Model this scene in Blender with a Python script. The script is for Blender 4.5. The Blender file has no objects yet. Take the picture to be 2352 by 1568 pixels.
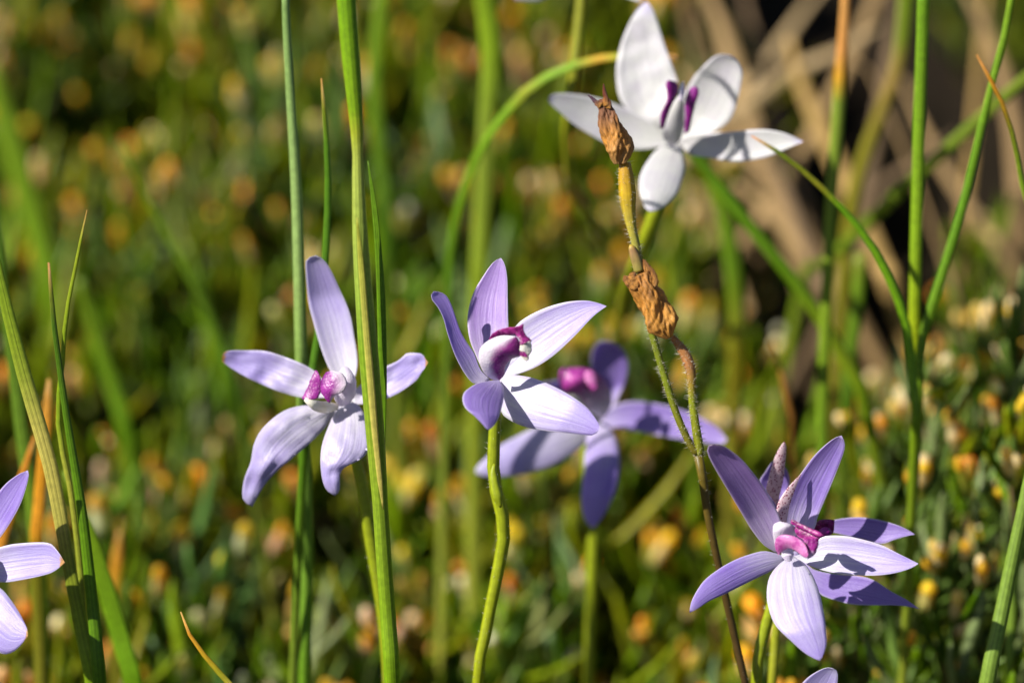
import bpy, math, random
import numpy as np
from mathutils import Vector, Matrix, noise as mnoise

random.seed(7); np.random.seed(7)
scn = bpy.context.scene
COL = scn.collection

# ------------------------------------------------------------------ camera
PITCH = math.radians(25.0)
CAMZ = 0.45
FOCUS = 0.600
RIGHT = Vector((1, 0, 0))
FWD = Vector((0, math.cos(PITCH), -math.sin(PITCH)))
UP = Vector((0, math.sin(PITCH), math.cos(PITCH)))
CAM = Vector((0, 0, CAMZ))
cd = bpy.data.cameras.new('camera'); cam = bpy.data.objects.new('camera', cd); COL.objects.link(cam)
cam.location = CAM; cam.rotation_euler = (math.pi / 2 - PITCH, 0, 0)
cd.lens = 100; cd.sensor_width = 36; cd.clip_start = 0.01; cd.clip_end = 500
cd.dof.use_dof = True; cd.dof.focus_distance = FOCUS; cd.dof.aperture_fstop = 6.2
scn.camera = cam

# ------------------------------------------------------------------ light
Lc = Vector((0.68, -0.45, 0.52)).normalized()              # travel of the light: right, up, forward of the camera
L = (RIGHT * Lc.x + UP * Lc.y + FWD * Lc.z).normalized()
S = -L
elev = math.asin(S.z); azim = math.atan2(S.x, S.y)
w = bpy.data.worlds.new('World'); scn.world = w; w.use_nodes = True
nt = w.node_tree; bg = nt.nodes['Background']
sky = nt.nodes.new('ShaderNodeTexSky'); sky.sky_type = 'NISHITA'; sky.sun_disc = False
sky.sun_elevation = elev; sky.sun_rotation = azim
nt.links.new(sky.outputs[0], bg.inputs[0]); bg.inputs[1].default_value = 0.05
sd = bpy.data.lights.new('sun', 'SUN'); sun = bpy.data.objects.new('sun', sd); COL.objects.link(sun)
sd.energy = 5.0; sd.angle = math.radians(0.53); sd.color = (1.0, 0.95, 0.86)
sun.rotation_euler = L.to_track_quat('-Z', 'Y').to_euler(); sun.location = (-1, -1, 2)
vs = scn.view_settings
vs.view_transform = 'Standard'; vs.look = 'None'; vs.gamma = 1; vs.exposure = 0.64; vs.use_curve_mapping = False
scn.render.engine = 'CYCLES'
scn.cycles.max_bounces = 10; scn.cycles.transmission_bounces = 8; scn.cycles.diffuse_bounces = 5

# ------------------------------------------------------------------ helpers
KPX = 0.36 / 2352.0
def at(px, py, d):
    return CAM + RIGHT * ((px - 1176) * KPX * d) + UP * ((784 - py) * KPX * d) + FWD * d
def proj(p):
    v = p - CAM; d = v.dot(FWD)
    return 1176 + v.dot(RIGHT) / (KPX * d), 784 - v.dot(UP) / (KPX * d), d
Z1 = (477.7, 551.2, .41014); Z2 = (955.5, 551.2, .44926); Z3 = (1531.2, 949.3, .39441)
Z4 = (1200.5, 0, .33585); Z5 = (1286.2, 171.5, .5545); Z6 = (0, 428.7, .7257); ZP = (0, 0, 1.0)
ZB = (1056.5, 711.7, .14648); ZD = (1699.6, 1125.1, .16137)
def zc(z, p): return (z[0] + p[0] * z[2], z[1] + p[1] * z[2])

def sm(a, b, x):
    t = min(1, max(0, (x - a) / (b - a))); return t * t * (3 - 2 * t)
def ground_z(x, y):
    z = 0.115 * sm(0.56, 1.05, y) - .03 + 0.05 * sm(1.05, 2.2, y)
    z += 0.125 * math.exp(-(((x - 0.21) / 0.11) ** 2 + ((y - 0.635) / 0.075) ** 2))
    z -= 0.09 * math.exp(-(((x - 0.125) / 0.06) ** 2 + ((y - 0.93) / 0.12) ** 2))
    near = math.exp(-((x * x + (y - .8) ** 2) / 4.0))
    z += (mnoise.noise((x * 9, y * 9, 0)) * 0.012 + mnoise.noise((x * 31, y * 31, 4)) * 0.004) * near
    z += mnoise.noise((x * .35, y * .35, 9)) * 0.25 * (1 - near)
    return z

def catmull(P, n):
    """centripetal-ish resample of a polyline (arrays of any dimension) to n points, uniform in length"""
    P = np.array(P, float)
    if len(P) == 2: return P[0] + (P[1] - P[0]) * np.linspace(0, 1, n)[:, None]
    Q = np.vstack([2 * P[0] - P[1], P, 2 * P[-1] - P[-2]])
    out = []
    for i in range(len(P) - 1):
        p0, p1, p2, p3 = Q[i], Q[i + 1], Q[i + 2], Q[i + 3]
        t = np.linspace(0, 1, 12, endpoint=False)[:, None]
        out.append(.5 * (2 * p1 + (p2 - p0) * t + (2 * p0 - 5 * p1 + 4 * p2 - p3) * t ** 2 + (3 * p1 - p0 - 3 * p2 + p3) * t ** 3))
    out.append(P[-1:]); c = np.vstack(out)
    s = np.r_[0, np.cumsum(np.linalg.norm(np.diff(c, axis=0), axis=1))]
    u = np.linspace(0, s[-1], n)
    return np.stack([np.interp(u, s, c[:, k]) for k in range(c.shape[1])], 1)
def lut(stops, t):
    """piecewise-linear scalar profile; stops is a number, list (even spacing) or [(t,v)]"""
    if isinstance(stops, (int, float)): return float(stops)
    if not isinstance(stops[0], (tuple, list)): stops = [(i / (len(stops) - 1), v) for i, v in enumerate(stops)]
    ts = [s[0] for s in stops]
    if isinstance(stops[0][1], (tuple, list)):
        return tuple(float(np.interp(t, ts, [s[1][k] for s in stops])) for k in range(3))
    return float(np.interp(t, ts, [s[1] for s in stops]))

def setp(o, label=None, cat=None, group=None, kind=None):
    if label: o['label'] = label
    if cat: o['category'] = cat
    if group: o['group'] = group
    if kind: o['kind'] = kind
    return o
def empty(name, loc, label, cat, group=None):
    o = bpy.data.objects.new(name, None); COL.objects.link(o); o.location = loc; o.empty_display_size = .01
    return setp(o, label, cat, group)
def wloc(o):
    l = Vector((0, 0, 0))
    while o is not None: l = l + Vector(o.location); o = o.parent
    return l
def mesh_obj(name, V, F, mats, parent=None, uv=None, col=None, fmat=None, smooth=True, origin=None, kind=None):
    """V in world space; the object is placed at its parent's origin (or at origin)"""
    o0 = wloc(parent) if parent is not None else Vector(origin if origin is not None else (0, 0, 0))
    V = np.array(V, float) - np.array(o0)
    me = bpy.data.meshes.new(name)
    me.from_pydata([tuple(v) for v in V], [], [tuple(int(i) for i in f) for f in F])
    if not isinstance(mats, (list, tuple)): mats = [mats]
    for m in mats: me.materials.append(m)
    if smooth: me.polygons.foreach_set('use_smooth', [True] * len(me.polygons))
    if fmat is not None: me.polygons.foreach_set('material_index', [int(i) for i in fmat])
    if uv is not None:
        ul = me.uv_layers.new(name='UVMap'); idx = np.zeros(len(me.loops), int); me.loops.foreach_get('vertex_index', idx)
        ul.data.foreach_set('uv', np.array(uv, float)[idx].ravel())
    if col is not None:
        ca = me.color_attributes.new('Col', 'FLOAT_COLOR', 'POINT')
        c = np.array(col, float); c = np.c_[c, np.ones(len(c))]
        ca.data.foreach_set('color', c.ravel())
    me.update()
    o = bpy.data.objects.new(name, me); COL.objects.link(o)
    if parent is not None: o.parent = parent
    else: o.location = o0
    if kind: o['kind'] = kind
    return o

# ------------------------------------------------------------------ materials
def lin(r, g, b):
    f = lambda c: (c / 255 / 12.92) if c / 255 <= .04045 else ((c / 255 + .055) / 1.055) ** 2.4
    return (f(r), f(g), f(b))
def newmat(name):
    m = bpy.data.materials.new(name); m.use_nodes = True; t = m.node_tree
    for n in list(t.nodes): t.nodes.remove(n)
    out = t.nodes.new('ShaderNodeOutputMaterial')
    return m, t, out
def N(t, kind, **kw):
    n = t.nodes.new(kind)
    for k, v in kw.items():
        if k.startswith('i_'):
            key = k[2:].replace('_', ' ')
            n.inputs[key].default_value = v
        else: setattr(n, k, v)
    return n
def mixc(t, fac, a, b, mode='MIX'):
    n = t.nodes.new('ShaderNodeMix'); n.data_type = 'RGBA'; n.blend_type = mode
    for sock, v in ((n.inputs[0], fac), (n.inputs[6], a), (n.inputs[7], b)):
        if hasattr(v, 'links'): t.links.new(v, sock)
        elif isinstance(v, (tuple, list)): sock.default_value = (*v, 1)
        else: sock.default_value = v
    return n.outputs[2]
def math_n(t, op, a, b=None, c=None, clamp=False):
    n = t.nodes.new('ShaderNodeMath'); n.operation = op; n.use_clamp = clamp
    for s, v in zip(n.inputs, (a, b, c)):
        if v is None: continue
        if hasattr(v, 'links'): t.links.new(v, s)
        else: s.default_value = v
    return n.outputs[0]
def ramp(t, fac, stops, interp='LINEAR'):
    n = t.nodes.new('ShaderNodeValToRGB'); n.color_ramp.interpolation = interp
    e = n.color_ramp.elements
    while len(e) < len(stops): e.new(0.5)
    for q, (p, c) in zip(e, stops):
        q.position = p; q.color = (*c, 1) if isinstance(c, (tuple, list)) else (c, c, c, 1)
    t.links.new(fac, n.inputs[0]); return n.outputs[0]
def leafy(t, out, colour, rough, trans, spec=.4, normal=None, tcol=None, sheen=0):
    p = N(t, 'ShaderNodeBsdfPrincipled'); p.inputs['Roughness'].default_value = rough
    p.inputs['Specular IOR Level'].default_value = spec
    tr = N(t, 'ShaderNodeBsdfTranslucent')
    t.links.new(colour, p.inputs['Base Color']); t.links.new(tcol if tcol is not None else colour, tr.inputs['Color'])
    if normal is not None: t.links.new(normal, p.inputs['Normal']); t.links.new(normal, tr.inputs['Normal'])
    mx = N(t, 'ShaderNodeMixShader'); mx.inputs[0].default_value = trans
    t.links.new(p.outputs[0], mx.inputs[1]); t.links.new(tr.outputs[0], mx.inputs[2])
    t.links.new(mx.outputs[0], out.inputs[0]); return p

def petal_mat(name, base, mid, tip, vein=(.25, .1, .55), vein_amt=.35, split=(.12, .5), brown=False, trans=.36, purple_patch=None):
    m, t, out = newmat(name)
    uv = N(t, 'ShaderNodeUVMap'); sx = N(t, 'ShaderNodeSeparateXYZ'); t.links.new(uv.outputs[0], sx.inputs[0])
    tc = N(t, 'ShaderNodeTexCoord')
    nz = N(t, 'ShaderNodeTexNoise', i_Scale=180.0, i_Detail=3.0); t.links.new(tc.outputs['Object'], nz.inputs['Vector'])
    v = math_n(t, 'ADD', sx.outputs[1], math_n(t, 'MULTIPLY', math_n(t, 'SUBTRACT', nz.outputs[0], .5), .22))
    c = ramp(t, v, [(0, base), (split[0], base), (split[1], mid), (.88, mid), (1, tip)])
    # streaky veins running along the petal
    mp = N(t, 'ShaderNodeMapping'); mp.inputs['Scale'].default_value = (7.5, .8, 1); t.links.new(uv.outputs[0], mp.inputs[0])
    vn = N(t, 'ShaderNodeTexNoise', i_Scale=1.6, i_Detail=3.0, i_Roughness=.55); t.links.new(mp.outputs[0], vn.inputs['Vector'])
    vm = ramp(t, vn.outputs[0], [(.34, 1.0), (.60, 0.0)])
    vw = math_n(t, 'MULTIPLY', vm, math_n(t, 'MULTIPLY', ramp(t, sx.outputs[1], [(0, .15), (.35, 1.0), (.9, .9), (1, .3)]), vein_amt))
    c = mixc(t, vw, c, vein)
    # fine cell mottling
    cell = N(t, 'ShaderNodeTexNoise', i_Scale=6500.0, i_Detail=1.0); t.links.new(tc.outputs['Object'], cell.inputs['Vector'])
    c = mixc(t, .5, c, ramp(t, cell.outputs[0], [(.3, (.62, .60, .70)), (.65, (1.05, 1.05, 1.05))]), 'MULTIPLY')
    lo = N(t, 'ShaderNodeTexNoise', i_Scale=260.0, i_Detail=2.0); t.links.new(tc.outputs['Object'], lo.inputs['Vector'])
    c = mixc(t, ramp(t, lo.outputs[0], [(.4, 0.0), (.7, .35)]), c, mixc(t, 1.0, c, (.82, .72, .96), 'MULTIPLY'))
    c = mixc(t, ramp(t, sx.outputs[0], [(0, .6), (.05, 0.0), (.95, 0.0), (1, .6)]), c, (.82, .79, .88))
    if brown:
        bn = N(t, 'ShaderNodeTexNoise', i_Scale=900.0, i_Detail=3.0); t.links.new(tc.outputs['Object'], bn.inputs['Vector'])
        bf = math_n(t, 'ADD', sx.outputs[1], math_n(t, 'MULTIPLY', math_n(t, 'SUBTRACT', bn.outputs[0], .5), .10))
        bm = ramp(t, bf, [(.925, 0.0), (.95, 1.0)])
        c = mixc(t, bm, c, ramp(t, bn.outputs[0], [(.35, (.30, .10, .02)), (.65, (.62, .36, .12))]))
    # relief: cells + veins
    b1 = N(t, 'ShaderNodeBump', i_Strength=.6, i_Distance=.00008); t.links.new(cell.outputs[0], b1.inputs['Height'])
    b2 = N(t, 'ShaderNodeBump', i_Strength=.5, i_Distance=.0004); t.links.new(vn.outputs[0], b2.inputs['Height']); t.links.new(b1.outputs[0], b2.inputs['Normal'])
    leafy(t, out, c, .36, trans, .55, b2.outputs[0])
    return m
def spotted_mat(name):
    m, t, out = newmat(name); tc = N(t, 'ShaderNodeTexCoord')
    vo = N(t, 'ShaderNodeTexVoronoi', i_Scale=1900.0); t.links.new(tc.outputs['Object'], vo.inputs['Vector'])
    nz = N(t, 'ShaderNodeTexNoise', i_Scale=500.0); t.links.new(tc.outputs['Object'], nz.inputs['Vector'])
    f = math_n(t, 'ADD', vo.outputs['Distance'], math_n(t, 'MULTIPLY', nz.outputs[0], .25))
    c = ramp(t, f, [(.42, (.30, .03, .11)), (.50, (.80, .60, .66))])
    leafy(t, out, c, .45, .3); return m
def lobe_mat(name, a, b, c3=None, pale=None, scale=500):
    """column and lip: magenta with darker veins, optionally fading to a pale base along v"""
    m, t, out = newmat(name); tc = N(t, 'ShaderNodeTexCoord')
    uv = N(t, 'ShaderNodeUVMap'); sx = N(t, 'ShaderNodeSeparateXYZ'); t.links.new(uv.outputs[0], sx.inputs[0])
    nz = N(t, 'ShaderNodeTexNoise', i_Scale=float(scale), i_Detail=4.0); t.links.new(tc.outputs['Object'], nz.inputs['Vector'])
    c = ramp(t, nz.outputs[0], [(.34, a), (.62, b)])
    if pale:
        pc, p0, p1, axis = pale
        s = math_n(t, 'ADD', sx.outputs[axis], math_n(t, 'MULTIPLY', math_n(t, 'SUBTRACT', nz.outputs[0], .5), .3))
        c = mixc(t, ramp(t, s, [(min(p0, p1), 1.0 if p0 < p1 else 0.0), (max(p0, p1), 0.0 if p0 < p1 else 1.0)]), c, pc)
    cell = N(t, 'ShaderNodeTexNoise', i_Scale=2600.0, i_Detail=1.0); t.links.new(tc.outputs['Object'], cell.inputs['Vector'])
    c = mixc(t, ramp(t, cell.outputs[0], [(.62, 0.0), (.72, .22)]), c, (.95, .7, .9))  # pale flecks: sparkle of the cells painted into the colour
    bp = N(t, 'ShaderNodeBump', i_Strength=.6, i_Distance=.0002); t.links.new(cell.outputs[0], bp.inputs['Height'])
    leafy(t, out, c, .35, .25, .5, bp.outputs[0]); return m
def tint_mat(name, trans=.25, rough=.42, streak=.25, streak_n=18.0, spec=.4, fine=800.0, bump=.3, hue=(1, 1, 1)):
    """plant tissue whose own colour comes from the 'Col' attribute, with lengthwise streaks"""
    m, t, out = newmat(name); tc = N(t, 'ShaderNodeTexCoord')
    at_ = N(t, 'ShaderNodeAttribute', attribute_name='Col')
    uv = N(t, 'ShaderNodeUVMap'); mp = N(t, 'ShaderNodeMapping'); mp.inputs['Scale'].default_value = (streak_n, .8, 1)
    t.links.new(uv.outputs[0], mp.inputs[0])
    vn = N(t, 'ShaderNodeTexNoise', i_Scale=1.5, i_Detail=3.0); t.links.new(mp.outputs[0], vn.inputs['Vector'])
    nz = N(t, 'ShaderNodeTexNoise', i_Scale=fine, i_Detail=2.0); t.links.new(tc.outputs['Object'], nz.inputs['Vector'])
    g = math_n(t, 'MULTIPLY', ramp(t, vn.outputs[0], [(.3, 1 - streak), (.7, 1 + streak)]), ramp(t, nz.outputs[0], [(.3, .85), (.7, 1.12)]))
    c = mixc(t, 1.0, mixc(t, 1.0, at_.outputs['Color'], hue, 'MULTIPLY'), g, 'MULTIPLY')
    bp = N(t, 'ShaderNodeBump', i_Strength=bump, i_Distance=.0003); t.links.new(vn.outputs[0], bp.inputs['Height'])
    leafy(t, out, c, rough, trans, spec, bp.outputs[0]); return m
def herb_mat(name, trans=.42, rough=.42, spec=.35):
    m, t, out = newmat(name); at_ = N(t, 'ShaderNodeAttribute', attribute_name='Col')
    tc = N(t, 'ShaderNodeTexCoord'); nz = N(t, 'ShaderNodeTexNoise', i_Scale=420.0, i_Detail=2.0); t.links.new(tc.outputs['Object'], nz.inputs['Vector'])
    c = mixc(t, 1.0, at_.outputs['Color'], ramp(t, nz.outputs[0], [(.3, .72), (.7, 1.2)]), 'MULTIPLY')
    leafy(t, out, c, rough, trans, spec, tcol=mixc(t, 1.0, c, (1.25, 1.1, .5), 'MULTIPLY')); return m
def soil_mat():
    m, t, out = newmat('soil'); tc = N(t, 'ShaderNodeTexCoord')
    a = N(t, 'ShaderNodeTexNoise', i_Scale=45.0, i_Detail=8.0, i_Roughness=.7); t.links.new(tc.outputs['Object'], a.inputs['Vector'])
    b = N(t, 'ShaderNodeTexNoise', i_Scale=3.0, i_Detail=6.0); t.links.new(tc.outputs['Object'], b.inputs['Vector'])
    c = ramp(t, a.outputs[0], [(.3, (.006, .0045, .003)), (.55, (.016, .011, .007)), (.75, (.05, .034, .02))])
    c = mixc(t, ramp(t, b.outputs[0], [(.45, 0.0), (.65, .4)]), c, (.018, .018, .006))
    p = N(t, 'ShaderNodeBsdfPrincipled', i_Roughness=.95); p.inputs['Specular IOR Level'].default_value = .08; t.links.new(c, p.inputs['Base Color'])
    bp = N(t, 'ShaderNodeBump', i_Strength=.9, i_Distance=.006); t.links.new(a.outputs[0], bp.inputs['Height']); t.links.new(bp.outputs[0], p.inputs['Normal'])
    t.links.new(p.outputs[0], out.inputs[0]); return m
def dry_mat():
    m, t, out = newmat('withered_tissue'); tc = N(t, 'ShaderNodeTexCoord')
    uv = N(t, 'ShaderNodeUVMap'); mp = N(t, 'ShaderNodeMapping'); mp.inputs['Scale'].default_value = (16, 3.2, 1); t.links.new(uv.outputs[0], mp.inputs[0])
    a = N(t, 'ShaderNodeTexNoise', i_Scale=1.6, i_Detail=6.0, i_Roughness=.7, i_Distortion=.6); t.links.new(mp.outputs[0], a.inputs['Vector'])
    b = N(t, 'ShaderNodeTexNoise', i_Scale=110.0, i_Detail=2.0); t.links.new(tc.outputs['Object'], b.inputs['Vector'])
    at_ = N(t, 'ShaderNodeAttribute', attribute_name='Col')
    c = mixc(t, 1.0, at_.outputs['Color'], ramp(t, a.outputs[0], [(.33, .5), (.66, 1.5)]), 'MULTIPLY')
    c = mixc(t, ramp(t, b.outputs[0], [(.62, 0.0), (.75, .45)]), c, (.10, .035, .02))
    bp = N(t, 'ShaderNodeBump', i_Strength=.9, i_Distance=.0006); t.links.new(a.outputs[0], bp.inputs['Height'])
    leafy(t, out, c, .42, .28, .5, bp.outputs[0]); return m

M = {}
W_ = (.84, .83, .88); LIL = (.52, .42, .80); VIO = (.40, .27, .76)
M['lilac'] = petal_mat('petal_lilac', (.74, .69, .86), (.44, .33, .78), (.55, .46, .82), (.27, .14, .66), .55)
M['lilac_rose'] = petal_mat('petal_rose_lilac', (.72, .64, .82), (.48, .33, .71), (.56, .43, .75), (.32, .15, .56), .50)
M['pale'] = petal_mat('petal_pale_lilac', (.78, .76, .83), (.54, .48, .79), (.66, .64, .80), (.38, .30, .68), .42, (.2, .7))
M['pale_brown'] = petal_mat('petal_pale_browned', (.78, .76, .83), (.50, .43, .79), (.54, .47, .80), (.34, .25, .66), .48, (.2, .6), True)
M['whitelilac'] = petal_mat('petal_white_to_lilac', (.80, .78, .86), (.47, .38, .78), (.55, .47, .80), (.32, .21, .70), .5, (.28, .95))
M['white'] = petal_mat('petal_white', (.68, .68, .64), (.69, .69, .67), (.52, .48, .70), (.54, .54, .57), .35, (.1, .5), trans=.22)
M['violet'] = petal_mat('petal_violet', (.58, .51, .78), (.37, .27, .66), (.47, .38, .72), (.23, .12, .52), .5, (.03, .3))
M['spotted'] = spotted_mat('petal_underside_spotted')
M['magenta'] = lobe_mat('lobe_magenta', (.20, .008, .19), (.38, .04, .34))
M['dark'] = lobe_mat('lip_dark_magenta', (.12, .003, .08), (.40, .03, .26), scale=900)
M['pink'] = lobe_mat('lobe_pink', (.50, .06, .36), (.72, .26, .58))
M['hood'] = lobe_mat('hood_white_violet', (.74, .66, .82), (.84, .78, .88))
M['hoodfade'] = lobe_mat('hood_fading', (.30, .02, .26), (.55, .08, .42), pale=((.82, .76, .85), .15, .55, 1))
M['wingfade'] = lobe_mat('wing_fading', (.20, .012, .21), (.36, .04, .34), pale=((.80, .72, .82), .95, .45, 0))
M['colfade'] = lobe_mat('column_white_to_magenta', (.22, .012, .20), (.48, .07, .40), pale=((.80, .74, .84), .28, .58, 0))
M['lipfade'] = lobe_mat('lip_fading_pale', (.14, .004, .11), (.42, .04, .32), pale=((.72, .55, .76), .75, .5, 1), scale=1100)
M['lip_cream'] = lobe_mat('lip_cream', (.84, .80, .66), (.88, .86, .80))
M['grass'] = tint_mat('grass_tissue', .22, .45, .38, 26.0, .35, bump=.6, hue=(1.3, 1.05, .5))
M['stem'] = tint_mat('stem_tissue', .18, .42, .2, 9.0, hue=(1.2, 1.05, .6))
M['straw'] = tint_mat('straw_tissue', .12, .6, .35, 14.0, .25)
M['herb'] = herb_mat('herb_tissue')
M['soil'] = soil_mat()
M['dry'] = dry_mat()
hm, ht, ho = newmat('hair_tissue'); hc = N(ht, 'ShaderNodeRGB'); hc.outputs[0].default_value = (.75, .72, .6, 1); leafy(ht, ho, hc.outputs[0], .4, .4, .5); M['hair'] = hm

# ------------------------------------------------------------------ shape builders
def patch(name, parent, z, Lp, Rp, depth, cup=0.0, tilt=0.0, mat='lilac', back=None, thick=.00045, nu=12, nv=26, ruffle=0.0, seed=0, curl=0.0, jag=0.0):
    """leaf-like sheet between two edges drawn base -> tip, with its own depth run, dish (cup, share of width), tilt and thickness"""
    A = catmull([zc(z, p) for p in Lp], nv); B = catmull([zc(z, p) for p in Rp], nv)
    if jag:
        for E, sg in ((A, 1), (B, -1)):
            for j in range(2, nv):
                k = jag * (random.Random(seed * 99 + j * 7 + sg).random() - .4); E[j] += (E[j] - (A[j] + B[j]) / 2) * k / max(4.0, np.linalg.norm(E[j] - (A[j] + B[j]) / 2)) 
    V, UV = [], []
    for j in range(nv):
        t = j / (nv - 1); d = lut(depth, t)
        wdt = np.linalg.norm(A[j] - B[j]) * KPX * d
        for i in range(nu):
            u = i / (nu - 1); q = A[j] * (1 - u) + B[j] * u
            bow = 4 * u * (1 - u)
            dd = d + cup * wdt * bow + tilt * wdt * (u - .5) + curl * wdt * (2 * u - 1) ** 4
            if ruffle: dd += ruffle * (mnoise.noise((q[0] * .02 + seed, q[1] * .02, 3.1)) + .5 * mnoise.noise((q[0] * .055 + seed, q[1] * .055, 7.7)))
            V.append(at(q[0], q[1], dd)); UV.append((u, t))
    V = np.array([tuple(v) for v in V]).reshape(nv, nu, 3)
    # normals for thickness
    du = np.gradient(V, axis=1); dv = np.gradient(V, axis=0); n = np.cross(du, dv); ln = np.linalg.norm(n, axis=2, keepdims=True); ln[ln < 1e-12] = 1; n = n / ln
    ctr = V.mean(axis=(0, 1)); vd = np.array(ctr - np.array(CAM))
    if n[nv // 2, nu // 2].dot(vd) < 0: n = -n                       # n points away from the viewer side
    jj = np.linspace(0, 1, nv)[:, None, None]; ii = np.linspace(0, 1, nu)[None, :, None]
    edge = np.minimum(1, np.sqrt(np.clip(4 * ii * (1 - ii), 0, 1)) * 1.1) * np.minimum(1, (1 - jj) * 8 + .15)
    Bk = V + n * thick * np.clip(edge, .12, 1)
    VV = np.vstack([V.reshape(-1, 3), Bk.reshape(-1, 3)]); UVV = UV + UV
    F, fm = [], []; K = nv * nu; idx = lambda j, i: j * nu + i
    for j in range(nv - 1):
        for i in range(nu - 1):
            a, b, c, d_ = idx(j, i), idx(j, i + 1), idx(j + 1, i + 1), idx(j + 1, i)
            F.append((a, b, c, d_)); fm.append(0)
            F.append((K + d_, K + c, K + b, K + a)); fm.append(1 if back else 0)
    rim = [idx(0, i) for i in range(nu)] + [idx(j, nu - 1) for j in range(1, nv)] + [idx(nv - 1, i) for i in range(nu - 2, -1, -1)] + [idx(j, 0) for j in range(nv - 2, 0, -1)]
    for k in range(len(rim)):
        a, b = rim[k], rim[(k + 1) % len(rim)]; F.append((b, a, K + a, K + b)); fm.append(0)
    mats = [M[mat]] + ([M[back]] if back else [])
    return mesh_obj(name, VV, F, mats, parent, UVV, fmat=fm)

def frames(P):
    T = np.gradient(P, axis=0); T /= np.maximum(np.linalg.norm(T, axis=1, keepdims=True), 1e-9)
    n = np.array(-FWD); n = n - T[0] * n.dot(T[0]); n /= max(np.linalg.norm(n), 1e-9)
    Ns, Bs = [], []
    for k in range(len(P)):
        n = n - T[k] * n.dot(T[k]); n /= max(np.linalg.norm(n), 1e-9); Ns.append(n.copy()); Bs.append(np.cross(T[k], n))
    return T, np.array(Ns), np.array(Bs)
def tube(P3, rad, n=24, ns=10, flat=1.0, fold=0.0, ridge=None, col=None, twist=0.0):
    """closed tube through world points; rad(t) half-width, flat = depth/width, fold = channel on the viewer side"""
    P = catmull(P3, n); T, Nn, Bb = frames(P)
    V, UV, C = [], [], []
    for k in range(n):
        t = k / (n - 1); r = lut(rad, t); f = lut(flat, t)
        for s in range(ns):
            a = 2 * math.pi * s / ns + twist * t
            rr = r * (ridge(t, a) if ridge else 1.0)
            x = math.cos(a) * rr; y = math.sin(a) * rr * f
            if fold and y > 0: y -= fold * r * (1 - (x / max(r, 1e-9)) ** 2)
            V.append(P[k] + Bb[k] * x + Nn[k] * y); UV.append((s / ns, t)); C.append(lut(col, t) if col else (.1, .2, .02))
    F = []
    for k in range(n - 1):
        for s in range(ns):
            a, b = k * ns + s, k * ns + (s + 1) % ns
            F.append((a, b, b + ns, a + ns))
    V.append(P[0]); UV.append((.5, 0)); C.append(C[0]); V.append(P[-1]); UV.append((.5, 1)); C.append(C[-1])
    for s in range(ns):
        F.append((len(V) - 2, (s + 1) % ns, s)); F.append((len(V) - 1, (n - 1) * ns + s, (n - 1) * ns + (s + 1) % ns))
    return V, F, UV, C
LEAN = 0.22
def pts(plist, d, lean=LEAN, z=ZP):
    """pixel path -> world points at depth d (number, or per-point list); upper points come a little nearer as upright stems do"""
    out = []
    for i, p in enumerate(plist):
        q = zc(z, p); dd = lut(d, i / (len(plist) - 1)) if not isinstance(d, (int, float)) else d
        dd = dd + lean * (q[1] - 784) * KPX * dd if isinstance(d, (int, float)) else dd
        out.append(np.array(at(q[0], q[1], dd)))
    return out
def to_ground(P, sink=.006, run=.35):
    """continue a stem from its last point down into the soil"""
    p = P[-1]; q = P[-2]; dr = (p - q) / np.linalg.norm(p - q)
    h = p[2] - ground_z(p[0], p[1])
    if h < .004: return P
    b = p + np.array([dr[0] * h * run, .0 + dr[1] * h * run * .3, 0]); b[2] = ground_z(b[0], b[1]) - sink
    m = (p + b) / 2 + np.array([dr[0] * h * .08, 0, 0])
    return P + [m, b]
def hairs(name, parent, P3, rad, count, length=.0009, n=40, seed=1):
    rnd = random.Random(seed); P = catmull(P3, n); T, Nn, Bb = frames(P); V, F = [], []
    for _ in range(count):
        k = rnd.randrange(n); t = k / (n - 1); a = rnd.uniform(0, 2 * math.pi); r = lut(rad, t)
        o = Bb[k] * math.cos(a) + Nn[k] * math.sin(a); base = P[k] + T[k] * rnd.uniform(-.5, .5) * np.linalg.norm(P[1] - P[0]) + o * r * .9
        L_ = length * rnd.uniform(.5, 1.2); tip = base + o * L_ + T[k] * L_ * rnd.uniform(-.5, .3); s = np.cross(o, T[k]) * .00005
        i = len(V); V += [base - s, base + s, base + T[k] * .00008, tip]; F += [(i, i + 1, i + 3), (i + 1, i + 2, i + 3), (i + 2, i, i + 3)]
    return mesh_obj(name, V, F, M['hair'], parent, kind='stuff')

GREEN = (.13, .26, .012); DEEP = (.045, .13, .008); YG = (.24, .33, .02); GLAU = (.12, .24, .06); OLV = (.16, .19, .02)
ORG = (.55, .26, .03); TAN = (.42, .27, .12); PALE = (.36, .42, .14); BRN = (.16, .08, .03)

# ------------------------------------------------------------------ the ground
def make_ground():
    def axis(c, fine, nf, far):
        a = [c - fine + 2 * fine * i / nf for i in range(nf + 1)]; s = fine / nf * 2; lo, hi = [], []; x = a[0]; y = a[-1]
        while y < c + far: s *= 1.22; y += s; x -= s; hi.append(y); lo.append(x)
        return lo[::-1] + a + hi
    X = axis(0, .5, 90, 160); Y = axis(.8, .5, 90, 160)
    V = [(x, y, ground_z(x, y)) for y in Y for x in X]; nx = len(X)
    F = [(j * nx + i, j * nx + i + 1, (j + 1) * nx + i + 1, (j + 1) * nx + i) for j in range(len(Y) - 1) for i in range(nx - 1)]
    return setp(mesh_obj('ground', V, F, M['soil']), kind='structure')
make_ground()

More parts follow.
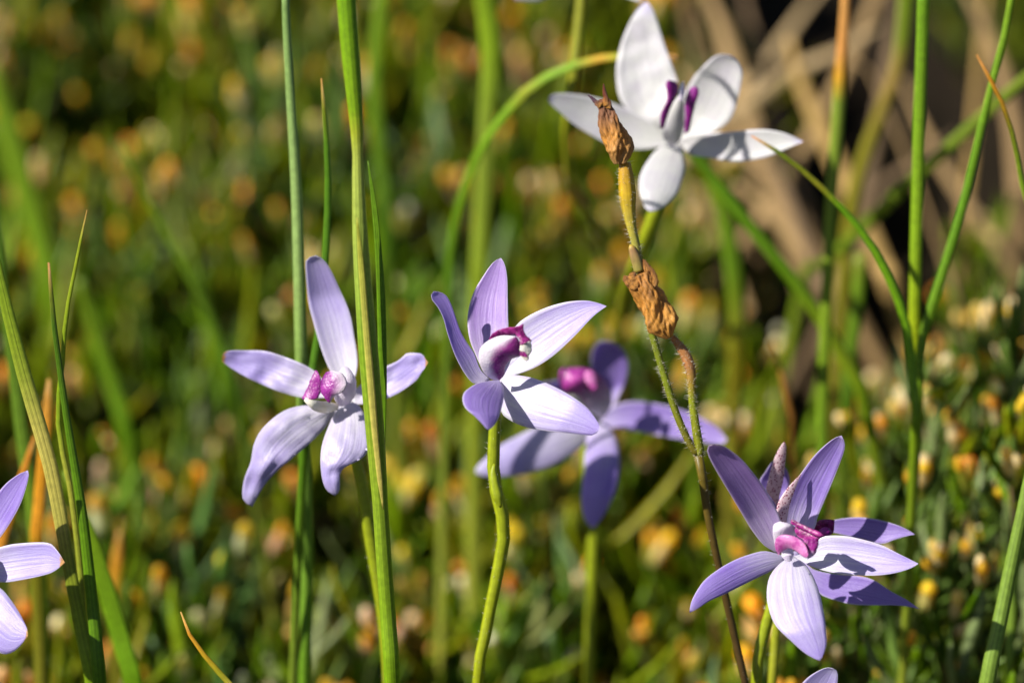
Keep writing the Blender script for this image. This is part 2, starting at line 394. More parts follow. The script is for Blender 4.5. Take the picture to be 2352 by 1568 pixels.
# ------------------------------------------------------------------ orchids
def orchid(label, base_path, d, z=ZP, w_top=26, w_bot=30, cols=None, group='lilac orchids', hair=260, bract=None, run=.35, lean=LEAN):
    P = to_ground(pts(base_path, d, lean, z), run=run)
    o = empty('orchid', P[-1] + np.array([0, 0, .006]), label, 'orchid', group)
    dm = d if isinstance(d, (int, float)) else d[0]
    rad = [(0, w_top / 2 * KPX * dm), (.12, w_top / 2 * KPX * dm * 1.15), (.3, w_top / 2 * KPX * dm * .95), (1, w_bot / 2 * KPX * dm)]
    cols = cols or [(0, YG), (.3, (.22, .30, .015)), (.7, OLV), (1, BRN)]
    V, F, UV, C = tube(P, rad, 44, 12, col=cols)
    st = mesh_obj('stem', V, F, M['stem'], o, UV, C)
    if hair: hairs('hairs', st, P, rad, hair, seed=len(label))
    if bract:
        b = pts(bract[0], dm - .001, 0, z); V, F, UV, C = tube(b, [(0, .0002), (.25, bract[1] * KPX * dm), (.7, bract[1] * KPX * dm * .8), (1, .0003)], 16, 10, .75, col=[(0, YG), (1, (.25, .34, .02))])
        mesh_obj('bract', V, F, M['stem'], st, UV, C)
    return o
def pod(name, parent, z, path, d, rad, mat, flat=.8, n=16, ns=14, ridge=None):
    P = [np.array(at(*zc(z, p), lut(d, i / (len(path) - 1)))) for i, p in enumerate(path)]
    V, F, UV, C = tube(P, [(t, r * z[2] * KPX * .6) for t, r in rad] if isinstance(rad[0], (tuple, list)) else [r * z[2] * KPX * .6 for r in rad], n, ns, flat, ridge=ridge)
    return mesh_obj(name, V, F, M[mat], parent, UV)

# --- orchid beside the tall grass stalk (blunt, browned tips)
d = .619
A = orchid('pale lilac orchid with brown petal tips half hidden behind the thick grass stalk', [(800, 1000), (822, 1070), (838, 1160), (855, 1260), (872, 1360), (885, 1470), (892, 1600)], d + .004, w_top=26, w_bot=26, run=.15)
patch('dorsal_sepal', A, Z1, [(770, 830), (690, 740), (635, 610), (585, 440), (562, 340), (549, 180), (552, 110), (603, 86)], [(800, 830), (838, 700), (815, 520), (790, 400), (735, 270), (680, 155), (640, 105), (603, 86)], [d, d + .001, d + .001, d - .004], .14, -.15, 'pale')
patch('petal', A, Z1, [(660, 800), (590, 730), (520, 690), (430, 655), (320, 622), (200, 618), (120, 620), (88, 632), (76, 655)], [(680, 880), (560, 885), (450, 865), (330, 820), (210, 765), (120, 710), (76, 675), (76, 655)], [d, d + .002, d + .004, d + .005], .1, .1, 'pale_brown', ruffle=.001)
patch('petal', A, Z1, [(800, 860), (900, 770), (990, 712), (1060, 678), (1095, 650), (1120, 632), (1190, 635), (1215, 660), (1232, 685)], [(810, 920), (900, 915), (990, 890), (1060, 860), (1120, 820), (1170, 780), (1195, 740), (1215, 715), (1232, 685)], [d + .001, d + .001, d - .002, d - .004], .12, -.2, 'pale_brown', ruffle=.001)
patch('lateral_sepal', A, Z1, [(720, 915), (640, 920), (500, 930), (400, 970), (300, 1060), (255, 1150), (240, 1240), (205, 1330), (192, 1420), (205, 1465), (250, 1492)], [(745, 920), (730, 950), (690, 1010), (600, 1110), (480, 1215), (380, 1300), (310, 1380), (265, 1460), (250, 1492)], [d, d - .003, d - .002, d + .002], -.13, -.1, 'pale', ruffle=.0016)
patch('lateral_sepal', A, Z1, [(770, 910), (725, 940), (680, 1030), (640, 1140), (630, 1240), (640, 1340), (665, 1400), (710, 1432)], [(810, 905), (850, 930), (885, 1000), (905, 1100), (890, 1190), (840, 1235), (770, 1270), (740, 1310), (738, 1400), (710, 1432)], [d, d - .007, d - .010, d - .008], -.12, -.2, 'pale', ruffle=.0012)
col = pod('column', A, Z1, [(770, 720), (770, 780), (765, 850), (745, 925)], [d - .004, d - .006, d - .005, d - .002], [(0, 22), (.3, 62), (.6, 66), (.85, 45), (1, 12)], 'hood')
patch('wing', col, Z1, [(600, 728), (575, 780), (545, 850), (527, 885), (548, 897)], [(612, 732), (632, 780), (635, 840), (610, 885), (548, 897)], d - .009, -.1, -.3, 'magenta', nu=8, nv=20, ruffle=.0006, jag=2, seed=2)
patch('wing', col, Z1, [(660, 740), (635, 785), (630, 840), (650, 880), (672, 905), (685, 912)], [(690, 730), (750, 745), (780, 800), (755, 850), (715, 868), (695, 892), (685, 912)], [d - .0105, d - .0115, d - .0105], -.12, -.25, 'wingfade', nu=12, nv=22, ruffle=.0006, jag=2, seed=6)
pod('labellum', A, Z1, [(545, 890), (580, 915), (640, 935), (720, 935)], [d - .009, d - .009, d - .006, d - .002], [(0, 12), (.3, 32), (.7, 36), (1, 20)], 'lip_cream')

# --- orchid facing right with its frilled purple lip (sharpest)
d = .600
B = orchid('lilac orchid with a frilled dark purple lip on a bare hairy green stem', [(1128, 905), (1138, 975), (1132, 1050), (1140, 1130), (1158, 1215), (1140, 1330), (1118, 1440), (1095, 1600)], d + .002, w_top=27, w_bot=30, bract=([(1150, 1165), (1138, 1120), (1133, 1085), (1136, 1065)], 13), hair=420, run=.2, cols=[(0, YG), (.25, (.26, .34, .015)), (.6, (.20, .24, .02)), (1, BRN)])
patch('dorsal_sepal', B, Z2, [(350, 690), (300, 575), (275, 510), (263, 420), (272, 340), (298, 260), (340, 190), (385, 125), (420, 96), (435, 92)], [(440, 690), (470, 480), (470, 400), (468, 300), (466, 200), (455, 130), (435, 92)], [d + .003, d + .003, d + .004, d + .004], .12, -.25, 'lilac_rose')
patch('petal', B, Z2, [(360, 730), (300, 735), (255, 690), (205, 600), (165, 490), (140, 400), (110, 340), (85, 310), (78, 280), (90, 262)], [(380, 715), (330, 660), (300, 580), (265, 530), (230, 470), (205, 400), (185, 340), (160, 290), (130, 268), (90, 262)], [d + .002, d, d - .002, d - .004], .1, .25, 'lilac')
patch('petal', B, Z2, [(400, 695), (450, 560), (510, 440), (580, 385), (680, 340), (780, 315), (870, 310), (930, 322), (975, 338)], [(420, 705), (520, 685), (610, 650), (690, 600), (760, 540), (830, 470), (890, 405), (935, 365), (975, 338)], [d + .003, d + .002, d - .001, d - .004], .11, -.25, 'whitelilac')
patch('lateral_sepal', B, Z2, [(430, 690), (500, 688), (600, 705), (700, 745), (800, 800), (880, 860), (930, 930), (940, 965)], [(425, 735), (432, 870), (480, 920), (560, 955), (660, 975), (760, 985), (850, 995), (910, 996), (940, 965)], [d + .002, d - .003, d - .008, d - .011], -.08, .1, 'whitelilac')
patch('lateral_sepal', B, Z2, [(400, 715), (320, 730), (280, 750), (245, 780), (238, 820), (255, 860), (300, 900), (340, 940), (365, 970)], [(425, 715), (448, 760), (448, 810), (440, 850), (425, 900), (405, 940), (380, 965), (365, 970)], [d + .001, d - .008, d - .015, d - .017], -.16, .2, 'violet')
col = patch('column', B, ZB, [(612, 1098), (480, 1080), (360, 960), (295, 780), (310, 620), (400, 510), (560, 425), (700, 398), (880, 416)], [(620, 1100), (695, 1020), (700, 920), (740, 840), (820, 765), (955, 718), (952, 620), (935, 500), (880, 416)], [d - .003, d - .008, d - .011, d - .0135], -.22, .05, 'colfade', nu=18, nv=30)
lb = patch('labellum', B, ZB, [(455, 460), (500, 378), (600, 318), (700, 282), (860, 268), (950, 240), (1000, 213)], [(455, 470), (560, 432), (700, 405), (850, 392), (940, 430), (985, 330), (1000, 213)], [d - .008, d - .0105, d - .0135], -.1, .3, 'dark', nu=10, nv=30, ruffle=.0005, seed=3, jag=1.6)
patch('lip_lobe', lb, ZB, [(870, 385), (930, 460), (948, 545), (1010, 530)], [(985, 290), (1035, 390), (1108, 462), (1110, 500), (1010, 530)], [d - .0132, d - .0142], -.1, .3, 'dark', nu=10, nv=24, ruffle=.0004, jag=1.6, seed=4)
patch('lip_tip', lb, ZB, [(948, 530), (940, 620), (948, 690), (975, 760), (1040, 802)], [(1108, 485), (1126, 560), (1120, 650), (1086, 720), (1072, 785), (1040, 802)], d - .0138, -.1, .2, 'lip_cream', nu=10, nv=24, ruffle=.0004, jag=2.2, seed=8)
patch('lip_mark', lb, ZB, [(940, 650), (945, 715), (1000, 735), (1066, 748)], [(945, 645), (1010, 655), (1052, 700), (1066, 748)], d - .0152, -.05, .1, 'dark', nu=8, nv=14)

# --- out-of-focus orchid behind it
d = .676
C_ = orchid('blurred violet orchid with a pink hood standing behind the orchid with the frilled lip', [(1345, 1000), (1350, 1080), (1362, 1200), (1360, 1300), (1355, 1420), (1350, 1600)], d + .004, w_top=26, w_bot=24, hair=0, run=.1)
patch('dorsal_sepal', C_, Z2, [(940, 890), (900, 700), (893, 620), (905, 560), (935, 522), (970, 518)], [(1000, 870), (1040, 790), (1075, 710), (1085, 640), (1065, 570), (1020, 530), (970, 518)], [d + .004, d + .004, d, d - .005], .14, .0, 'violet')
patch('petal', C_, Z2, [(940, 900), (1030, 840), (1120, 825), (1220, 835), (1330, 860), (1450, 905), (1540, 960), (1590, 1020)], [(950, 950), (1050, 965), (1150, 980), (1250, 1000), (1380, 1020), (1480, 1035), (1560, 1045), (1590, 1020)], [d + .002, d, d - .003, d - .006], .1, -.1, 'violet')
patch('petal', C_, Z2, [(860, 820), (770, 720), (700, 722), (640, 735), (560, 790)], [(860, 860), (780, 850), (700, 850), (620, 830), (560, 790)], [d + .004, d, d - .004], .1, .0, 'lilac')
patch('lateral_sepal', C_, Z2, [(920, 940), (880, 980), (865, 1080), (858, 1180), (845, 1300), (850, 1380), (870, 1440), (905, 1475)], [(960, 930), (990, 950), (1025, 1020), (1040, 1120), (1035, 1220), (1010, 1310), (970, 1390), (930, 1450), (905, 1475)], [d, d - .008, d - .012, d - .012], -.12, .0, 'lilac')
patch('lateral_sepal', C_, Z2, [(920, 920), (800, 900), (700, 920), (600, 960), (520, 1000), (430, 1050), (360, 1110), (310, 1160), (302, 1195)], [(930, 960), (880, 1020), (830, 1075), (780, 1110), (690, 1160), (600, 1185), (500, 1205), (380, 1210), (302, 1195)], [d, d - .003, d - .004, d - .004], -.12, -.1, 'pale')  # paler material than its other petals: sunlight on this sepal put into the colour
col = patch('column', C_, Z2, [(945, 915), (870, 870), (810, 800), (748, 775), (733, 720), (738, 662), (775, 648)], [(955, 915), (1002, 840), (990, 760), (950, 700), (900, 662), (850, 652), (775, 648)], [d - .003, d - .009, d - .013, d - .013], -.28, .1, 'hoodfade', nu=14, nv=22)
patch('wing', col, Z2, [(905, 770), (865, 720), (862, 680), (885, 662)], [(925, 765), (925, 720), (915, 680), (885, 662)], d - .0150, -.15, 0, 'pink', nu=8, nv=12)
pod('labellum', C_, Z2, [(770, 800), (810, 800), (850, 830), (880, 885)], [d - .012, d - .011, d - .008, d - .004], [(0, 14), (.3, 34), (.7, 34), (1, 18)], 'lip_cream')

# --- pair of orchids at the right
d = .600
D1 = orchid('wide open lilac orchid with a white lower sepal, in front of a second violet bloom', [(1795, 1275), (1775, 1380), (1755, 1450), (1742, 1510), (1735, 1600)], d + .006, w_top=24, w_bot=28, hair=260, run=.1)
patch('petal', D1, Z3, [(650, 820), (620, 800), (560, 760), (490, 670), (430, 570), (370, 470), (310, 370), (265, 290), (236, 220), (248, 185), (275, 180)], [(680, 810), (675, 720), (662, 620), (620, 520), (560, 420), (500, 340), (440, 270), (380, 220), (330, 190), (275, 180)], [d + .004, d - .001, d - .008, d - .014], .14, -.25, 'lilac_rose', 'spotted')
patch('dorsal_sepal', D1, Z3, [(690, 790), (668, 660), (700, 520), (750, 400), (785, 345), (860, 245), (940, 170), (1000, 132), (1018, 128)], [(780, 790), (860, 670), (880, 600), (915, 520), (965, 400), (1005, 300), (1033, 220), (1037, 170), (1018, 128)], [d + .005, d + .005, d + .002, d - .003], .13, .05, 'lilac', 'spotted')
patch('petal_fold', D1, Z3, [(670, 690), (642, 600), (640, 550), (658, 500), (710, 425), (788, 345)], [(690, 690), (700, 620), (715, 540), (745, 450), (788, 345)], [d + .003, d + .002, d + .002], -.1, .3, 'spotted', nu=8, nv=18)
patch('petal', D1, Z3, [(740, 830), (800, 810), (880, 735), (930, 712), (1040, 712), (1150, 735), (1250, 765), (1350, 815), (1420, 850), (1466, 873)], [(750, 845), (790, 860), (840, 890), (920, 915), (1020, 935), (1120, 942), (1240, 940), (1340, 925), (1420, 900), (1466, 873)], [d + .003, d - .001, d - .004, d - .007], .1, -.2, 'whitelilac')
patch('lateral_sepal', D1, Z3, [(710, 835), (650, 880), (610, 930), (590, 980), (583, 1070), (605, 1170), (640, 1240), (710, 1310), (800, 1390), (860, 1425), (893, 1440)], [(740, 832), (800, 870), (845, 930), (880, 1010), (900, 1080), (915, 1160), (930, 1270), (932, 1340), (915, 1400), (893, 1440)], [d + .002, d - .006, d - .012, d - .014], -.10, -.05, 'whitelilac')
patch('lateral_sepal', D1, Z3, [(690, 830), (620, 808), (560, 800), (480, 820), (400, 850), (310, 900), (220, 970), (165, 1050), (140, 1110), (133, 1160)], [(695, 850), (630, 905), (540, 950), (440, 1000), (340, 1050), (250, 1090), (190, 1130), (155, 1150), (133, 1160)], [d + .002, d - .001, d - .004, d - .006], -.10, .0, 'lilac')
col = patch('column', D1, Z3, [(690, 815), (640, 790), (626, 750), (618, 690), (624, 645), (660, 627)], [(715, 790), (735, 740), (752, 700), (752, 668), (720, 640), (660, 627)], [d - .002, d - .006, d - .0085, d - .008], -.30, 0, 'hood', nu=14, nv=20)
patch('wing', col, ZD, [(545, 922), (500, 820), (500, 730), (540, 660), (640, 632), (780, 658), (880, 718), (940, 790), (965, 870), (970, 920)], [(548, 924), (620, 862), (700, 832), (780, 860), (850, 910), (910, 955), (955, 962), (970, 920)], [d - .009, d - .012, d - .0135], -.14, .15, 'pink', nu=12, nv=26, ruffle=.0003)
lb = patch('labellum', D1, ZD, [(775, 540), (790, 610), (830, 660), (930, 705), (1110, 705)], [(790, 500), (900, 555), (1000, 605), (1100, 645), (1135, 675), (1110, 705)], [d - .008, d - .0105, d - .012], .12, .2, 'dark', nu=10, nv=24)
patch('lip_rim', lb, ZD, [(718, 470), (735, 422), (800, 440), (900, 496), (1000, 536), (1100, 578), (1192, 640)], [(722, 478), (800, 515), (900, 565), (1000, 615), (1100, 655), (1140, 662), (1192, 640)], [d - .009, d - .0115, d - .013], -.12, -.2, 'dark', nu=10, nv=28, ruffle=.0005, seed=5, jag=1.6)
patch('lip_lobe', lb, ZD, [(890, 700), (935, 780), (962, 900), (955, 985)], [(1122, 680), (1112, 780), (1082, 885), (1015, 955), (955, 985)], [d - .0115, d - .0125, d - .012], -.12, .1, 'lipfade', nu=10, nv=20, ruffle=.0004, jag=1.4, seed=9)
pod('column_foot', D1, Z3, [(700, 790), (705, 820), (712, 860)], d - .003, [(0, 30), (.5, 38), (1, 16)], 'hood')
d = .617
D2 = orchid('violet orchid almost hidden behind the wide open lilac bloom, showing spotted petal underside', [(1815, 1265), (1800, 1360), (1785, 1430), (1779, 1500), (1772, 1600)], d + .003, w_top=20, w_bot=26, hair=160, run=.15, cols=[(0, YG), (.4, (.30, .30, .05)), (1, BRN)])
patch('dorsal_sepal', D2, Z3, [(640, 640), (580, 470), (540, 400), (575, 340), (610, 285), (640, 258)], [(690, 640), (700, 470), (718, 400), (705, 340), (680, 300), (640, 258)], [d + .003, d + .004, d], .1, 0, 'violet')
patch('petal', D2, Z3, [(680, 640), (640, 540), (600, 480), (578, 450), (590, 390), (610, 310), (640, 230), (670, 180), (685, 162)], [(690, 640), (655, 520), (665, 450), (680, 380), (690, 290), (697, 200), (685, 162)], [d, d - .003, d - .006], -.15, .2, 'spotted')
patch('petal', D2, Z3, [(820, 680), (940, 640), (960, 624), (1030, 610), (1120, 604), (1220, 615), (1330, 645), (1400, 675), (1445, 703)], [(820, 700), (940, 690), (1040, 708), (1130, 730), (1250, 757), (1320, 735), (1400, 712), (1445, 703)], [d, d - .002, d - .006], .1, 0, 'violet')
patch('lateral_sepal', D2, Z3, [(780, 800), (830, 890), (900, 920), (1000, 935), (1120, 945), (1210, 970), (1300, 1030), (1400, 1085), (1473, 1137)], [(770, 830), (840, 960), (870, 1020), (900, 1055), (980, 1085), (1080, 1110), (1200, 1115), (1330, 1115), (1420, 1125), (1473, 1137)], [d, d - .003, d - .006, d - .008], .06, -.1, 'violet')
patch('lateral_sepal', D2, Z3, [(740, 800), (680, 880), (660, 960), (690, 1050)], [(770, 800), (780, 880), (760, 960), (690, 1050)], [d + .002, d + .002, d], -.1, 0, 'violet')
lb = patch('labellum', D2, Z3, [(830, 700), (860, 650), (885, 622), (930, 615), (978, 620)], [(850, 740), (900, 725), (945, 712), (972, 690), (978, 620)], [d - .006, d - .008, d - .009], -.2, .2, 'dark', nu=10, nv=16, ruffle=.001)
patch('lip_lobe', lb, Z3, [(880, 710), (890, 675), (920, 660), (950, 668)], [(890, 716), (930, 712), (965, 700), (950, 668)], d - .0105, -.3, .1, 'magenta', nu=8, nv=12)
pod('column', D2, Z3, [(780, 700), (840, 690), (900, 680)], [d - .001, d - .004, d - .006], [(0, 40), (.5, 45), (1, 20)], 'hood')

# --- white orchid
d = .652
Fw = orchid('pure white orchid with two purple wings beside the dry brown grass', [(1545, 330), (1520, 440), (1500, 500), (1470, 580), (1440, 660), (1420, 760), (1408, 900), (1400, 1080)], [d + .005, d + .006, d + .02, d + .10, d + .18], w_top=30, w_bot=18, hair=0, run=.1, group='white orchids', cols=[(0, YG), (.3, (.26, .32, .02)), (.6, OLV), (1, BRN)])
patch('dorsal_sepal', Fw, Z4, [(1000, 940), (900, 850), (760, 780), (690, 720), (655, 640), (642, 540), (645, 430), (680, 280), (740, 140), (800, 50), (845, 10)], [(1020, 940), (1040, 700), (1060, 580), (1030, 470), (990, 370), (950, 250), (910, 120), (880, 50), (845, 10)], [d + .005, d + .005, d + .005, d + .004], .10, -.25, 'white', ruffle=.0008)
patch('petal', Fw, Z4, [(1040, 960), (1080, 800), (1110, 640), (1170, 530), (1240, 450), (1310, 390), (1370, 372), (1420, 385)], [(1060, 970), (1150, 935), (1300, 900), (1400, 840), (1450, 750), (1480, 640), (1500, 520), (1490, 460), (1460, 410), (1420, 385)], [d + .005, d + .004, d - .002, d - .008], .12, -.2, 'white')
patch('petal', Fw, Z4, [(1010, 940), (940, 890), (850, 820), (720, 750), (600, 700), (480, 665), (360, 645), (250, 640), (190, 655), (172, 680)], [(1010, 985), (940, 1005), (850, 1020), (740, 1020), (600, 990), (480, 930), (350, 850), (250, 760), (190, 710), (172, 680)], [d + .003, d + .003, d + .002, d], .10, .1, 'white')
patch('lateral_sepal', Fw, Z4, [(1060, 970), (1130, 930), (1250, 910), (1400, 905), (1560, 890), (1680, 890), (1800, 915), (1880, 950), (1920, 970)], [(1070, 1005), (1150, 1060), (1280, 1080), (1430, 1105), (1560, 1095), (1680, 1070), (1780, 1030), (1860, 995), (1920, 970)], [d + .002, d - .003, d - .008, d - .012], .08, .25, 'white')
patch('lateral_sepal', Fw, Z4, [(1000, 970), (920, 1020), (870, 1080), (825, 1150), (800, 1220), (798, 1300), (815, 1370), (845, 1430), (880, 1450)], [(1050, 970), (1090, 1020), (1105, 1080), (1112, 1150), (1090, 1240), (1060, 1320), (1000, 1390), (940, 1430), (880, 1450)], [d + .002, d - .005, d - .010, d - .012], -.12, 0, 'white')
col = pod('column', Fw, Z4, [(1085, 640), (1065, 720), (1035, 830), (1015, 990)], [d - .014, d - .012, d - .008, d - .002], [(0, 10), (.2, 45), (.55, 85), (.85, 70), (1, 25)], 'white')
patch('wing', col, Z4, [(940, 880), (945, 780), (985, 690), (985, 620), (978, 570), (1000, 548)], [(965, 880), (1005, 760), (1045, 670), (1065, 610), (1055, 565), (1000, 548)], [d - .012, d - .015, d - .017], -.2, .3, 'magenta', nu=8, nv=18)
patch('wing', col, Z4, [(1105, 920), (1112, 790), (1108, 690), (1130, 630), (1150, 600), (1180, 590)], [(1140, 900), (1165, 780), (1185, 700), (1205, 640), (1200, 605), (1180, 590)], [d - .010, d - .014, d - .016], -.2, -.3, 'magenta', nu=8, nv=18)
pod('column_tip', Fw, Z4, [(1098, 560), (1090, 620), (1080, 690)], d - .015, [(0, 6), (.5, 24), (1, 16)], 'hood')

# --- orchid cut by the left edge, browned tips
d = .600
H = orchid('lilac orchid with browned petal tips beside the bent grass blades', [(-70, 1300), (-55, 1400), (-40, 1480), (-30, 1600)], d + .004, w_top=28, w_bot=32, hair=120)
patch('petal', H, Z6, [(-120, 1170), (-80, 1080), (0, 960), (50, 915), (88, 897)], [(-110, 1190), (-40, 1150), (0, 1110), (40, 1050), (70, 990), (90, 920), (88, 897)], [d + .003, d, d - .004], .1, -.2, 'lilac')
patch('petal', H, Z6, [(-120, 1180), (0, 1140), (60, 1128), (150, 1126), (180, 1150), (205, 1188)], [(-120, 1230), (0, 1250), (70, 1243), (150, 1225), (180, 1210), (205, 1188)], [d + .003, d - .001, d - .006], .1, -.1, 'pale_brown')
patch('lateral_sepal', H, Z6, [(-110, 1220), (-60, 1235), (0, 1268), (30, 1300), (60, 1345), (85, 1395), (88, 1420)], [(-125, 1240), (-100, 1350), (-60, 1430), (0, 1475), (40, 1472), (70, 1445), (88, 1420)], [d + .002, d - .005, d - .010], -.1, 0, 'pale_brown')
patch('petal', H, Z6, [(-120, 1180), (-190, 1050), (-250, 960), (-260, 910)], [(-100, 1180), (-130, 1040), (-190, 940), (-260, 910)], [d + .003, d, d - .006], .1, .2, 'lilac')
patch('lateral_sepal', H, Z6, [(-130, 1200), (-240, 1240), (-330, 1330)], [(-130, 1220), (-220, 1320), (-330, 1330)], [d + .002, d - .003, d - .008], .1, .2, 'pale')
pod('column', H, Z6, [(-140, 1120), (-125, 1180), (-115, 1230)], d - .005, [(0, 14), (.5, 34), (1, 14)], 'magenta')

# --- orchid just below the frame and the one above it
def shifted(o, src, z, dx, dy, sc, d, mat, names):
    for nm, Lp, Rp, dep, cup, mt in src:
        f = lambda p: (p[0] * sc + dx, p[1] * sc + dy)
        patch(nm, o, z, [f(p) for p in Lp], [f(p) for p in Rp], [d + q for q in dep], cup, 0, mt or mat)
GEN = [('dorsal_sepal', [(-6, 0), (-40, -60), (-52, -150), (-36, -230), (0, -290)], [(6, 0), (40, -60), (52, -150), (36, -230), (0, -290)], [.003, .002, -.004], .12, None),
       ('petal', [(0, -6), (90, -70), (180, -90), (290, -70)], [(0, 6), (100, 20), (200, -10), (290, -70)], [.003, 0, -.005], .1, None),
       ('petal', [(0, 6), (-100, 20), (-200, -10), (-290, -70)], [(0, -6), (-90, -70), (-180, -90), (-290, -70)], [.003, 0, -.005], .1, None),
       ('lateral_sepal', [(-4, 0), (10, 110), (60, 200), (130, 270)], [(8, -2), (100, 60), (150, 160), (130, 270)], [.002, -.005, -.01], -.1, None),
       ('lateral_sepal', [(-8, -2), (-100, 60), (-150, 160), (-130, 270)], [(4, 0), (-10, 110), (-60, 200), (-130, 270)], [.002, -.005, -.01], -.1, None)]
d = .600
E_ = orchid('pale orchid bloom rising under the pair of blooms, only its sepal tip in view', [(1850, 1800), (1840, 1900), (1835, 2000)], d + .004, hair=0, run=.1)
patch('dorsal_sepal', E_, ZP, [(1835, 1780), (1800, 1700), (1815, 1610), (1850, 1560), (1890, 1535), (1912, 1533)], [(1850, 1780), (1890, 1700), (1915, 1620), (1924, 1560), (1922, 1540), (1912, 1533)], [d + .003, d, d - .006], .12, 0, 'pale')
shifted(E_, GEN[1:], ZP, 1843, 1780, .75, d, 'lilac', None)
pod('column', E_, ZP, [(1843, 1740), (1843, 1770), (1843, 1795)], d - .006, [(0, 16), (.5, 34), (1, 14)], 'magenta')
d = .668
G_ = orchid('white orchid high above the bent grass, only petal tips and hairy stem in view', [(1338, -120), (1335, 0), (1325, 100), (1312, 210), (1302, 290), (1302, 340), (1308, 400), (1330, 450), (1365, 510), (1400, 600), (1420, 720), (1430, 900), (1434, 1060)], [d + .02, d + .022, d + .04, d + .08, d + .16], w_top=22, w_bot=14, hair=200, run=.05, group='white orchids', cols=[(0, (.24, .28, .03)), (.22, (.22, .27, .02)), (.27, (.30, .17, .12)), (.30, OLV), (1, BRN)])
f5 = [(1330, -130)]
patch('dorsal_sepal', G_, ZP, [(1322, -140), (1280, -240), (1300, -340), (1335, -400)], [(1345, -140), (1390, -240), (1375, -340), (1335, -400)], [d + .018, d + .016, d + .010], .1, 0, 'white')
patch('petal', G_, ZP, [(1330, -150), (1420, -210), (1520, -190), (1590, -130)], [(1335, -130), (1420, -120), (1510, -120), (1590, -130)], [d + .018, d + .014, d + .01], .1, 0, 'white')
patch('petal', G_, ZP, [(1320, -135), (1230, -120), (1150, -125), (1070, -140)], [(1325, -150), (1230, -220), (1150, -200), (1070, -140)], [d + .018, d + .014, d + .01], .1, 0, 'white')
patch('lateral_sepal', G_, ZP, [(1335, -130), (1360, -70), (1410, -20), (1472, 5)], [(1345, -140), (1420, -100), (1465, -45), (1472, 5)], [d + .018, d + .010, d + .005], -.1, 0, 'white')
patch('lateral_sepal', G_, ZP, [(1320, -135), (1240, -100), (1190, -50), (1180, 0)], [(1330, -125), (1300, -60), (1250, 0), (1180, 0)], [d + .018, d + .010, d + .005], -.1, 0, 'white')
pod('column', G_, ZP, [(1335, -185), (1334, -150), (1333, -115)], d + .010, [(0, 16), (.5, 34), (1, 14)], 'white')

# ------------------------------------------------------------------ withered orchid
d = .598
def main_path(): return pts([(1603, 1040), (1612, 1080), (1622, 1160), (1640, 1250), (1660, 1340), (1680, 1430), (1700, 1520), (1712, 1610)], d + .004)
MP = to_ground(main_path(), run=.2)
K = empty('withered_orchid', MP[-1] + np.array([0, 0, .006]), 'withered orchid with two shrivelled brown blooms on a forked hairy stem', 'orchid')
pxm = KPX * .6
rad = [(0, 11 * pxm), (.1, 9 * pxm), (.5, 9 * pxm), (1, 11 * pxm)]
V, F, UV, C = tube(MP, rad, 36, 12, col=[(0, (.13, .11, .02)), (.1, (.07, .05, .018)), (.35, (.05, .03, .016)), (.6, (.06, .03, .02)), (1, BRN)])
st = mesh_obj('main_stem', V, F, M['stem'], K, UV, C); hairs('hairs', st, MP, rad, 160, .0011, seed=3)
P = pts([(268, 365), (272, 410), (277, 470), (285, 560), (298, 640), (318, 720), (330, 790), (345, 880), (355, 950), (370, 1030), (395, 1120), (430, 1240), (470, 1370), (510, 1470), (548, 1545), (572, 1570)], d, .1, Z5)
zz = .5545 * pxm
rad = [(0, 22 * zz), (.05, 30 * zz), (.11, 33 * zz), (.17, 24 * zz), (.24, 18 * zz), (.33, 17 * zz), (.5, 15 * zz), (1, 15 * zz)]
V, F, UV, C = tube(P, rad, 60, 14, col=[(0, (.42, .26, .05)), (.1, (.46, .34, .03)), (.18, (.40, .36, .08)), (.26, (.30, .32, .09)), (.34, (.24, .22, .08)), (.5, (.14, .19, .03)), (.75, (.16, .22, .02)), (1, (.14, .13, .02))], ridge=lambda t, a: 1 + (.09 * math.cos(a * 6) if t < .2 else 0))
st = mesh_obj('flower_stalk', V, F, M['stem'], K, UV, C); hairs('hairs', st, P, rad, 620, .0011, 80, seed=5)
V, F, UV, C = tube(pts([(290, 704), (302, 730), (318, 775), (328, 815)], d - .001, .1, Z5), [(0, 2 * zz), (.10, 14 * zz), (.5, 22 * zz), (1, 22 * zz)], 14, 12, .8, col=[(0, (.45, .36, .08)), (.2, (.28, .18, .14)), (1, (.26, .27, .10))])
mesh_obj('bract', V, F, M['stem'], st, UV, C)
P = pts([(465, 1085), (490, 1115), (520, 1160), (540, 1215), (546, 1280), (550, 1360), (562, 1450), (575, 1530), (580, 1575)], d, .1, Z5)
rad = [(0, 12 * zz), (.12, 20 * zz), (.25, 23 * zz), (.42, 17 * zz), (.6, 16 * zz), (1, 20 * zz)]
V, F, UV, C = tube(P, rad, 40, 12, col=[(0, (.40, .20, .10)), (.25, (.36, .18, .12)), (.42, (.26, .20, .05)), (.55, (.20, .26, .02)), (1, (.16, .19, .02))], ridge=lambda t, a: 1 + .07 * math.cos(a * 5))
st = mesh_obj('flower_stalk', V, F, M['stem'], K, UV, C); hairs('hairs', st, P, rad, 420, .0011, 60, seed=7)
